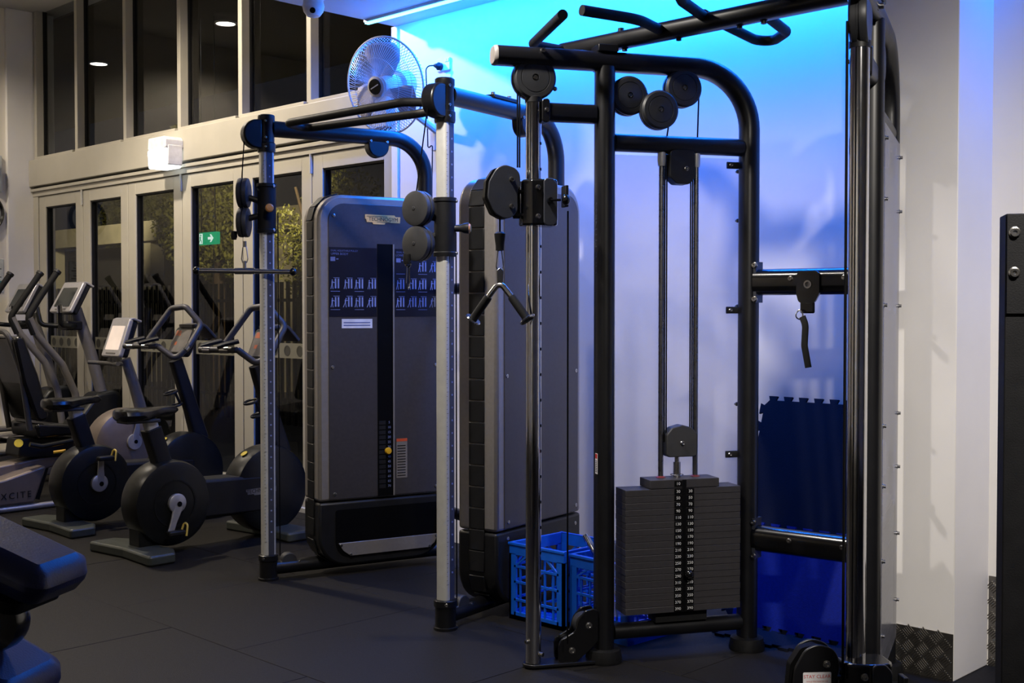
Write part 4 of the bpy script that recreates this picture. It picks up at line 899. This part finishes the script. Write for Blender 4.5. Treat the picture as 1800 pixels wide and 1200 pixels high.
def upright_bike(lab, x, y, flip=False):
    T = TM(x, y, 92)
    b = thing('exercise_bike', lab, 'exercise bike', T, 'upright exercise bikes facing the window')
    P = lambda n, m, mt, **k: part(n, m, mt, b, T, **k)
    def foot(cx, s):
        return MB().prism(f2([(cx-0.13, -0.33), (cx+0.03, -0.33), (cx+0.09, -0.22), (cx+0.09, 0.22), (cx+0.03, 0.33), (cx-0.13, 0.33), (cx-0.10, 0.0)], 0.02), 0.0, 0.058, 'xy')
    P('rear_foot', foot(0.0, 1), 'foot_green', bev=0.012); P('front_foot', foot(0.92, 1), 'foot_green', bev=0.012)
    P('rear_neck', MB().box(-0.03, 0.10, -0.06, 0.06, 0.05, 0.20), 'machine_dark', bev=0.01); P('front_neck', MB().box(0.82, 0.96, -0.06, 0.06, 0.05, 0.20), 'machine_dark', bev=0.01)
    dp = [(0.0001, -0.095), (0.21, -0.095), (0.236, -0.085), (0.245, -0.06), (0.245, 0.06), (0.236, 0.085), (0.21, 0.095), (0.0001, 0.095)]
    P('crank_housing', MB().lathe(dp, (0.175, 0, 0.285), (0, 1, 0), 48), 'machine_dark')
    P('crank_ring', MB().lathe([(0.125, 0.0945), (0.135, 0.0945), (0.135, 0.098), (0.125, 0.098), (0.125, 0.0945)], (0.175, 0, 0.285), (0, -1, 0), 40), 'machine_dark')
    P('frame_beam', MB().prism(f2([(0.15, 0.405), (0.90, 0.385), (0.90, 0.155), (0.15, 0.175)], 0.03), -0.088, 0.088), 'black_plastic', bev=0.02)
    fh = P('flywheel_housing', MB().lathe([(0.0001, -0.085), (0.235, -0.085), (0.258, -0.075), (0.266, -0.05), (0.266, 0.05), (0.258, 0.075), (0.235, 0.085), (0.0001, 0.085)], (0.865, 0, 0.292), (0, 1, 0), 48), 'machine_dark')
    part('round_badge', MB().lathe([(0.0001, 0.0), (0.022, 0.0), (0.022, 0.003), (0.0001, 0.003)], (0.71, 0, 0.515), (-0.62, 0, 0.9), 16), 'yellow_badge', fh, T)
    bl = MB().prism([(0.66, 0.31), (0.66, 0.298), (0.668, 0.293), (0.672, 0.278), (0.715, 0.278), (0.72, 0.270), (0.79, 0.270), (0.80, 0.278), (0.88, 0.278), (0.88, 0.31)], -0.0895, -0.0885)
    bd = P('side_badge', bl, 'machine_grey')
    part('brand_lettering', text_mesh('TECHNOGYM', 0.034, 0.0003), 'print_black', bd, T @ FM((0.77, -0.0899, 0.295), (1, 0, 0), (0, 0, 1)))
    for s in (-1, 1):
        e = (0.128, 0.13) if (s < 0) != flip else (0.185, 0.45)
        cr = P('crank', MB().lathe([(0.0001, 0.0), (0.055, 0.0), (0.055, 0.018), (0.045, 0.024), (0.0001, 0.024)], (0.180, s*0.098, 0.288), (0, s, 0), 24).sweep([(0.185, s*0.112, 0.27), (e[0]*0.6+0.185*0.4, s*0.118, e[1]*0.6+0.27*0.4), (e[0], s*0.124, e[1])], rrect(0.018, 0.052, 0.008), (0, 1, 0), False, [1.2, 0.8, 0.75]), 'machine_silver')
        part('crank_bolt', MB().lathe([(0.0001, 0), (0.015, 0), (0.015, 0.003), (0.0001, 0.003)], (0.187, s*0.1225, 0.284), (0, s, 0), 14), 'slot_black', cr, T)
        pd = part('pedal', MB().box(e[0]-0.045, e[0]+0.06, s*0.14-(0.05 if s < 0 else 0), s*0.14+(0.05 if s > 0 else 0), e[1]-0.014, e[1]+0.014), 'black_plastic', b, T, bev=0.008)
        part('pedal_strap', MB().tube(fillet([(e[0]+0.055, s*0.14, e[1]-0.01), (e[0]+0.07, s*0.15, e[1]+0.05), (e[0]+0.075, s*0.18, e[1]+0.045), (e[0]+0.06, s*0.19, e[1]-0.02)], 0.02), 0.006, 6), 'yellow_strap', pd, T)
    P('seat_sleeve', MB().sweep([(0.165, 0, 0.46), (0.080, 0, 0.715)], rrect(0.085, 0.10, 0.015), (0, 1, 0)), 'black_plastic', bev=0.004)
    P('seat_post', MB().sweep([(0.095, 0, 0.68), (0.070, 0, 0.765)], rrect(0.06, 0.072, 0.012), (0, 1, 0)), 'aluminium')
    sd = MB()
    secs = [(-0.125, 0.045, 0.030, 0.800), (-0.11, 0.085, 0.048, 0.800), (-0.05, 0.110, 0.052, 0.800), (0.02, 0.095, 0.046, 0.800), (0.09, 0.055, 0.040, 0.806), (0.16, 0.032, 0.034, 0.812), (0.23, 0.028, 0.030, 0.814), (0.252, 0.012, 0.012, 0.812)]
    vs = []; fs = []; k = 14
    for sx, hw, hh, cz in secs:
        for q in range(k):
            a = 2*math.pi*q/k; cc, ss = math.cos(a), math.sin(a)
            vs.append((sx, hw*math.copysign(abs(cc)**0.75, cc), cz+hh*0.75*math.copysign(abs(ss)**0.8, ss)))
    for i in range(len(secs)-1):
        for q in range(k): fs.append((i*k+q, i*k+(q+1) % k, (i+1)*k+(q+1) % k, (i+1)*k+q))
    fs += [tuple(range(k)), tuple((len(secs)-1)*k+q for q in range(k))]
    P('saddle', sd.add(vs, fs), 'vinyl_black')
    P('saddle_base', MB().box(-0.10, 0.11, -0.06, 0.06, 0.752, 0.772), 'orange_print' if False else 'slate_plastic', bev=0.006)
    P('stem', MB().sweep([(0.985, 0, 0.50), (0.915, 0, 0.72), (0.80, 0, 1.05)], rrect(0.075, 0.10, 0.02), (0, 1, 0), False, [1.15, 0.95, 0.85]), 'black_plastic')
    # handlebar ring and cross handles
    P('handlebar', MB().tube(fillet([(0.66, 0.16, 1.15), (0.814, 0.07, 1.40), (0.85, -0.05, 1.412), (0.905, -0.155, 1.29), (0.80, -0.17, 1.15), (0.72, -0.13, 1.06), (0.655, -0.02, 1.147)], 0.045, 6), 0.0205, 12), 'machine_tube')
    P('handlebar', MB().tube(fillet([(0.545, 0.22, 1.146), (0.655, -0.01, 1.147)], 0.02), 0.0195, 12), 'machine_tube')
    for p0, p1 in (((0.556, 0.197, 1.146), (0.578, 0.151, 1.146)), ((0.607, 0.09, 1.1465), (0.632, 0.038, 1.1467)), ((0.665, 0.157, 1.158), (0.683, 0.146, 1.188)), ((0.775, -0.163, 1.122), (0.805, -0.168, 1.158))):
        P('pulse_sensor', MB().cyl(p0, p1, 0.0216, 12), 'chrome')
    for yy in (0.205, 0.03): P('elbow_pad', MB().sweep([(0.56, yy+0.02, 1.168), (0.60, yy-0.02, 1.185), (0.66, yy-0.05, 1.20)], rrect(0.05, 0.022, 0.008), (0, 1, 0)), 'black_plastic')
    MC = T @ FM((0.845, -0.0, 1.185), (0, -1, 0), (0.42, 0, 0.9))
    ds = P('dashboard', MB().prism(f2([(-0.11, -0.11), (0.11, -0.11), (0.125, 0.10), (-0.125, 0.10)], 0.03), -0.05, 0.0, 'xy'), 'machine_dark', bev=0.015)
    ds.matrix_local = MW[b.name].inverted() @ MC; reg(ds, MC)
    part('dash_face', MB().prism(f2([(-0.09, -0.09), (0.09, -0.09), (0.10, 0.075), (-0.10, 0.075)], 0.02), 0.0, 0.004, 'xy'), 'dash_grey', ds, MC)
    part('dash_print', MB().prism([(-0.085, 0.03), (-0.02, 0.03), (-0.03, 0.068), (-0.085, 0.068)], 0.004, 0.0048, 'xy').prism([(-0.06, -0.04), (-0.03, -0.04), (-0.03, -0.015), (-0.06, -0.015)], 0.004, 0.0048, 'xy'), 'dash_orange', ds, MC)
    P('dash_hood', MB().sweep(fillet([(0.88, 0, 1.28), (0.98, 0, 1.29), (1.07, 0, 1.20)], 0.05, 6), rrect(0.16, 0.022, 0.008), (0, 1, 0)), 'machine_tube')
    P('bottle_cage', MB().tube([(0.755+0.042*math.cos(t*0.3927), -0.01+0.042*math.sin(t*0.3927), 0.83+0.014*math.cos(t*0.3927)) for t in range(16)], 0.008, 6, closed=True).tube([(0.80+0.036*math.cos(t*0.3927), -0.01+0.036*math.sin(t*0.3927), 0.745+0.012*math.cos(t*0.3927)) for t in range(16)], 0.008, 6, closed=True).cyl((0.79, 0, 0.84), (0.835, 0, 0.75), 0.010, 8), 'black_plastic')
    return b
upright_bike('upright exercise bike nearest the left silver cabinet', -6.22, 3.305)
upright_bike('upright exercise bike second from the silver cabinets', -7.29, 3.368, True)
# recumbent bike
T = TM(-8.4, 3.4, 92)
b = thing('recumbent_bike', 'recumbent bike with padded black backrest and lit screen', 'exercise bike', T)
P = lambda n, m, mt, **k: part(n, m, mt, b, T, **k)
P('backrest', MB().prism(f2([(0.03, 1.20), (0.10, 1.215), (0.20, 0.95), (0.285, 0.63), (0.20, 0.60), (0.10, 0.88)], 0.04), -0.21, 0.21), 'vinyl_black', bev=0.035)
P('backrest_frame', MB().tube(fillet([(0.16, -0.16, 0.55), (0.10, -0.17, 0.95), (0.02, -0.13, 1.24), (0.02, 0.13, 1.24), (0.10, 0.17, 0.95), (0.16, 0.16, 0.55)], 0.08), 0.020, 10), 'machine_tube')
P('seat_cushion', MB().prism(f2([(0.18, 0.60), (0.40, 0.575), (0.55, 0.55), (0.57, 0.50), (0.20, 0.49)], 0.025), -0.21, 0.21), 'vinyl_black', bev=0.025)
P('seat_carriage', MB().prism(f2([(0.12, 0.49), (0.52, 0.47), (0.50, 0.33), (0.10, 0.36)], 0.02), -0.11, 0.11), 'black_plastic', bev=0.01)
P('side_handle', MB().tube(fillet([(0.12, -0.24, 0.46), (0.20, -0.25, 0.44), (0.48, -0.25, 0.47)], 0.04), 0.017, 10), 'machine_dark'); P('side_handle', MB().tube(fillet([(0.12, 0.24, 0.46), (0.20, 0.25, 0.44), (0.48, 0.25, 0.47)], 0.04), 0.017, 10), 'machine_dark')
P('adjust_lever', MB().cyl((0.31, -0.20, 0.385), (0.39, -0.22, 0.392), 0.011, 10), 'yellow_knob')
P('seat_rail', MB().prism(f2([(-0.10, 0.19), (0.80, 0.34), (0.80, 0.40), (-0.10, 0.30)], 0.02), -0.09, 0.09), 'machine_taupe', bev=0.012)
bx = P('rear_cover', MB().prism(f2([(-0.30, 0.05), (0.15, 0.05), (0.25, 0.31), (-0.05, 0.235), (-0.30, 0.20)], 0.02), -0.24, 0.10), 'machine_taupe', bev=0.015)
part('series_lettering', text_mesh('- EXCITE', 0.062, 0.0003, 1.35), 'machine_dark', bx, T @ FM((-0.03, -0.2412, 0.115), (1, 0, 0), (0, 0, 1)))
P('rear_skid', MB().cyl((-0.40, -0.22, 0.025), (0.55, -0.22, 0.025), 0.022, 12), 'machine_silver'); P('strut', MB().sweep([(0.24, 0, 0.05), (0.34, 0, 0.36)], rrect(0.16, 0.06, 0.015), (0, 1, 0)), 'machine_dark')
P('rear_side_badge', MB().lathe([(0.0001, 0), (0.030, 0), (0.030, 0.004), (0.0001, 0.004)], (0.10, -0.115, 0.46), (-0.4, -1, 0.5), 16), 'yellow_badge')
P('drive_housing', MB().lathe([(0.0001, -0.10), (0.25, -0.10), (0.28, -0.085), (0.29, -0.05), (0.29, 0.05), (0.28, 0.085), (0.25, 0.10), (0.0001, 0.10)], (0.97, 0, 0.36), (0, 1, 0), 44), 'machine_taupe')
P('drive_base', MB().box(0.72, 1.36, -0.09, 0.09, 0.03, 0.26), 'machine_taupe', bev=0.03); P('front_foot', MB().box(1.15, 1.30, -0.28, 0.28, 0.0, 0.055), 'foot_green', bev=0.012)
cr = P('crank', MB().lathe([(0.0001, 0.0), (0.058, 0.0), (0.058, 0.02), (0.0001, 0.024)], (0.99, -0.102, 0.40), (0, -1, 0), 24).sweep([(0.995, -0.115, 0.42), (1.01, -0.12, 0.50), (1.015, -0.125, 0.56)], rrect(0.018, 0.052, 0.008), (0, 1, 0), False, [1.1, 0.8, 0.5]), 'machine_silver')
part('crank_bolt', MB().lathe([(0.0001, 0), (0.015, 0), (0.015, 0.003), (0.0001, 0.003)], (0.995, -0.126, 0.40), (0, -1, 0), 14), 'slot_black', cr, T)
P('console_pole', MB().tube([(1.12, 0, 0.60), (1.06, 0, 0.80), (0.985, 0, 1.02)], 0.042, 14, [1.1, 1.0, 0.9]), 'machine_grey')
P('cross_handle', MB().tube(fillet([(0.80, 0.22, 0.995), (0.86, 0.16, 0.99), (0.89, 0.0, 0.985), (0.86, -0.16, 0.99), (0.80, -0.22, 0.995)], 0.05), 0.016, 10), 'machine_tube')
console(b, T @ FM((0.905, 0, 1.185), (0, -1, 0), (0.33, 0, 0.94)), 0.27, 0.30, True)
# cross trainers
def cross_trainer(lab, x, y):
    T = TM(x, y, 92)
    b = thing('cross_trainer', lab, 'cross trainer', T, 'cross trainers by the left wall')
    P = lambda n, m, mt, **k: part(n, m, mt, b, T, **k)
    P('mast', MB().tube(fillet([(1.37, 0, 0.45), (1.34, 0, 0.70), (1.25, 0, 1.03), (1.12, 0, 1.40)], 0.3), 0.048, 14, None), 'machine_grey')
    P('drive_housing', MB().prism(f2([(0.95, 0.05), (1.60, 0.05), (1.60, 0.45), (1.45, 0.72), (1.25, 0.70), (1.0, 0.40)], 0.10), -0.11, 0.11), 'machine_dark', bev=0.03)
    P('front_foot', MB().box(1.42, 1.56, -0.32, 0.32, 0.0, 0.06), 'foot_green', bev=0.012); P('rear_foot', MB().box(-0.12, 0.0, -0.32, 0.32, 0.0, 0.06), 'foot_green', bev=0.012)
    P('base_beam', MB().box(-0.08, 1.0, -0.06, 0.06, 0.05, 0.14), 'machine_grey', bev=0.015)
    for s in (-1, 1):
        P('foot_plate', MB().box(0.15, 0.55, s*0.16-0.08, s*0.16+0.08, 0.26 if s < 0 else 0.34, 0.29 if s < 0 else 0.37), 'black_plastic', bev=0.012)
        P('foot_arm', MB().tube([(0.30, s*0.16, 0.26 if s < 0 else 0.34), (1.05, s*0.18, 0.34)], 0.026, 10), 'machine_grey')
        dx = 0.0 if s < 0 else 0.10
        P('swing_arm', MB().tube(fillet([(1.03+dx, s*0.25, 0.35), (0.98+dx, s*0.25, 0.72), (0.875+dx, s*0.25, 0.95), (0.66+dx, s*0.25, 1.20), (0.60+dx, s*0.26, 1.33)], 0.15, 8), 0.029, 12), 'machine_grey')
        P('swing_grip', MB().tube(fillet([(0.64+dx, s*0.25, 1.20), (0.585+dx, s*0.26, 1.33), (0.70+dx, s*0.25, 1.50), (0.835+dx, s*0.25, 1.69)], 0.08, 8), 0.025, 12), 'rubber_grip')
        P('grip_end', MB().cyl((0.832+dx, s*0.25, 1.686), (0.845+dx, s*0.25, 1.704), 0.031, 12), 'black_plastic')
        P('fixed_handle', MB().tube(fillet([(1.16, 0, 1.26), (1.0, s*0.13, 1.26), (0.90, s*0.17, 1.27), (0.88, s*0.20, 1.43)], 0.05, 6), 0.020, 12), 'machine_dark')
        P('pulse_sensor', MB().cyl((0.885, s*0.195, 1.37), (0.88, s*0.20, 1.428), 0.0215, 12), 'chrome')
    P('cup_tray', MB().box(1.00, 1.14, -0.08, 0.08, 1.225, 1.30), 'black_plastic', bev=0.012)
    console(b, T @ FM((1.04, 0, 1.50), (0, -1, 0), (0.48, 0, 0.88)), 0.35, 0.28, False)
cross_trainer('cross trainer with upright arms next to the recumbent bike', -9.5, 3.4)
cross_trainer('cross trainer closest to the cream left wall', -10.4, 3.4)
# ================================================================== foreground bench and rack upright
BX, BY = W(-0.75, 2.0)
BM = Matrix.Translation((BX, BY, 0)) @ Matrix.Rotation(FWD+R(90)-R(12), 4, 'Z')      # local x runs to the left of the view
bn = thing('workout_bench', 'navy padded incline bench cut off at the lower left edge', 'bench', BM)
PM = BM @ Matrix.Translation((0, 0, 0.935)) @ Matrix.Rotation(R(-21), 4, 'Y')
part('back_pad', MB().prism(f2([(-0.005, -0.085), (0.75, -0.085), (0.75, 0.085), (-0.005, 0.085)], 0.035), -0.048, 0.022, 'xy'), 'vinyl_navy', bn, PM, bev=0.03)
part('pad_seam', MB().box(0.02, 0.70, -0.088, -0.084, -0.022, -0.018), 'vinyl_black', bn, PM)
part('pad_board', MB().prism(f2([(0.03, -0.08), (0.72, -0.08), (0.72, 0.08), (0.03, 0.08)], 0.03), -0.07, -0.05, 'xy'), 'black_matte', bn, PM)
bolt(bn, PM, (0.13, -0.06, -0.07), (0, 0, -1), 0.010, 0.016)
part('spine', MB().sweep([(0.25, 0, 0.95), (0.75, 0, 0.45), (1.3, 0, 0.30)], rrect(0.06, 0.08, 0.01), (0, 1, 0)), 'black_satin', bn)
part('leg_frame', MB().box(0.30, 0.38, -0.05, 0.05, 0.06, 0.62).box(0.30, 1.5, -0.04, 0.04, 0.06, 0.14), 'black_satin', bn, bev=0.006)
part('cross_foot', MB().box(0.28, 0.40, -0.30, 0.30, 0.0, 0.06), 'black_satin', bn, bev=0.01)
part('wheel', MB().lathe([(0.0001, -0.02), (0.02, -0.02), (0.035, -0.014), (0.050, -0.02), (0.053, -0.01), (0.053, 0.01), (0.050, 0.02), (0.0001, 0.02)], (0.145, -0.02, 0.848), (0, 1, 0), 32), 'black_gloss', bn)
part('seat_pad', MB().prism(f2([(0.0, -0.10), (0.4, -0.10), (0.4, 0.10), (0.0, 0.10)], 0.045), -0.05, 0.02, 'xy'), 'vinyl_navy', bn, BM @ Matrix.Translation((0.065, -0.02, 0.735)) @ Matrix.Rotation(R(-25), 4, 'Y'), bev=0.03)
UX, UY = W(1.045, 2.42)
UM = Matrix.Translation((UX, UY, 0)) @ Matrix.Rotation(FWD-R(90)-R(14), 4, 'Z')
ru = thing('rack_upright', 'black steel rack upright with silver bolts at the right edge', 'rack', UM)
part('upright', MB().box(-0.05, 0.09, -0.04, 0.04, 0.0, 1.575), 'black_matte', ru, bev=0.003)
part('face_plate', MB().box(-0.048, 0.088, -0.046, -0.04, 1.375, 1.573), 'black_matte', ru, bev=0.001)
for z in (1.537, 1.457): bolt(ru, UM, (-0.034, -0.046, z), (0, -1, 0), 0.0085, 0.008)
part('foot', MB().box(-0.10, 0.14, -0.25, 0.25, 0.0, 0.03), 'black_matte', ru, bev=0.004)
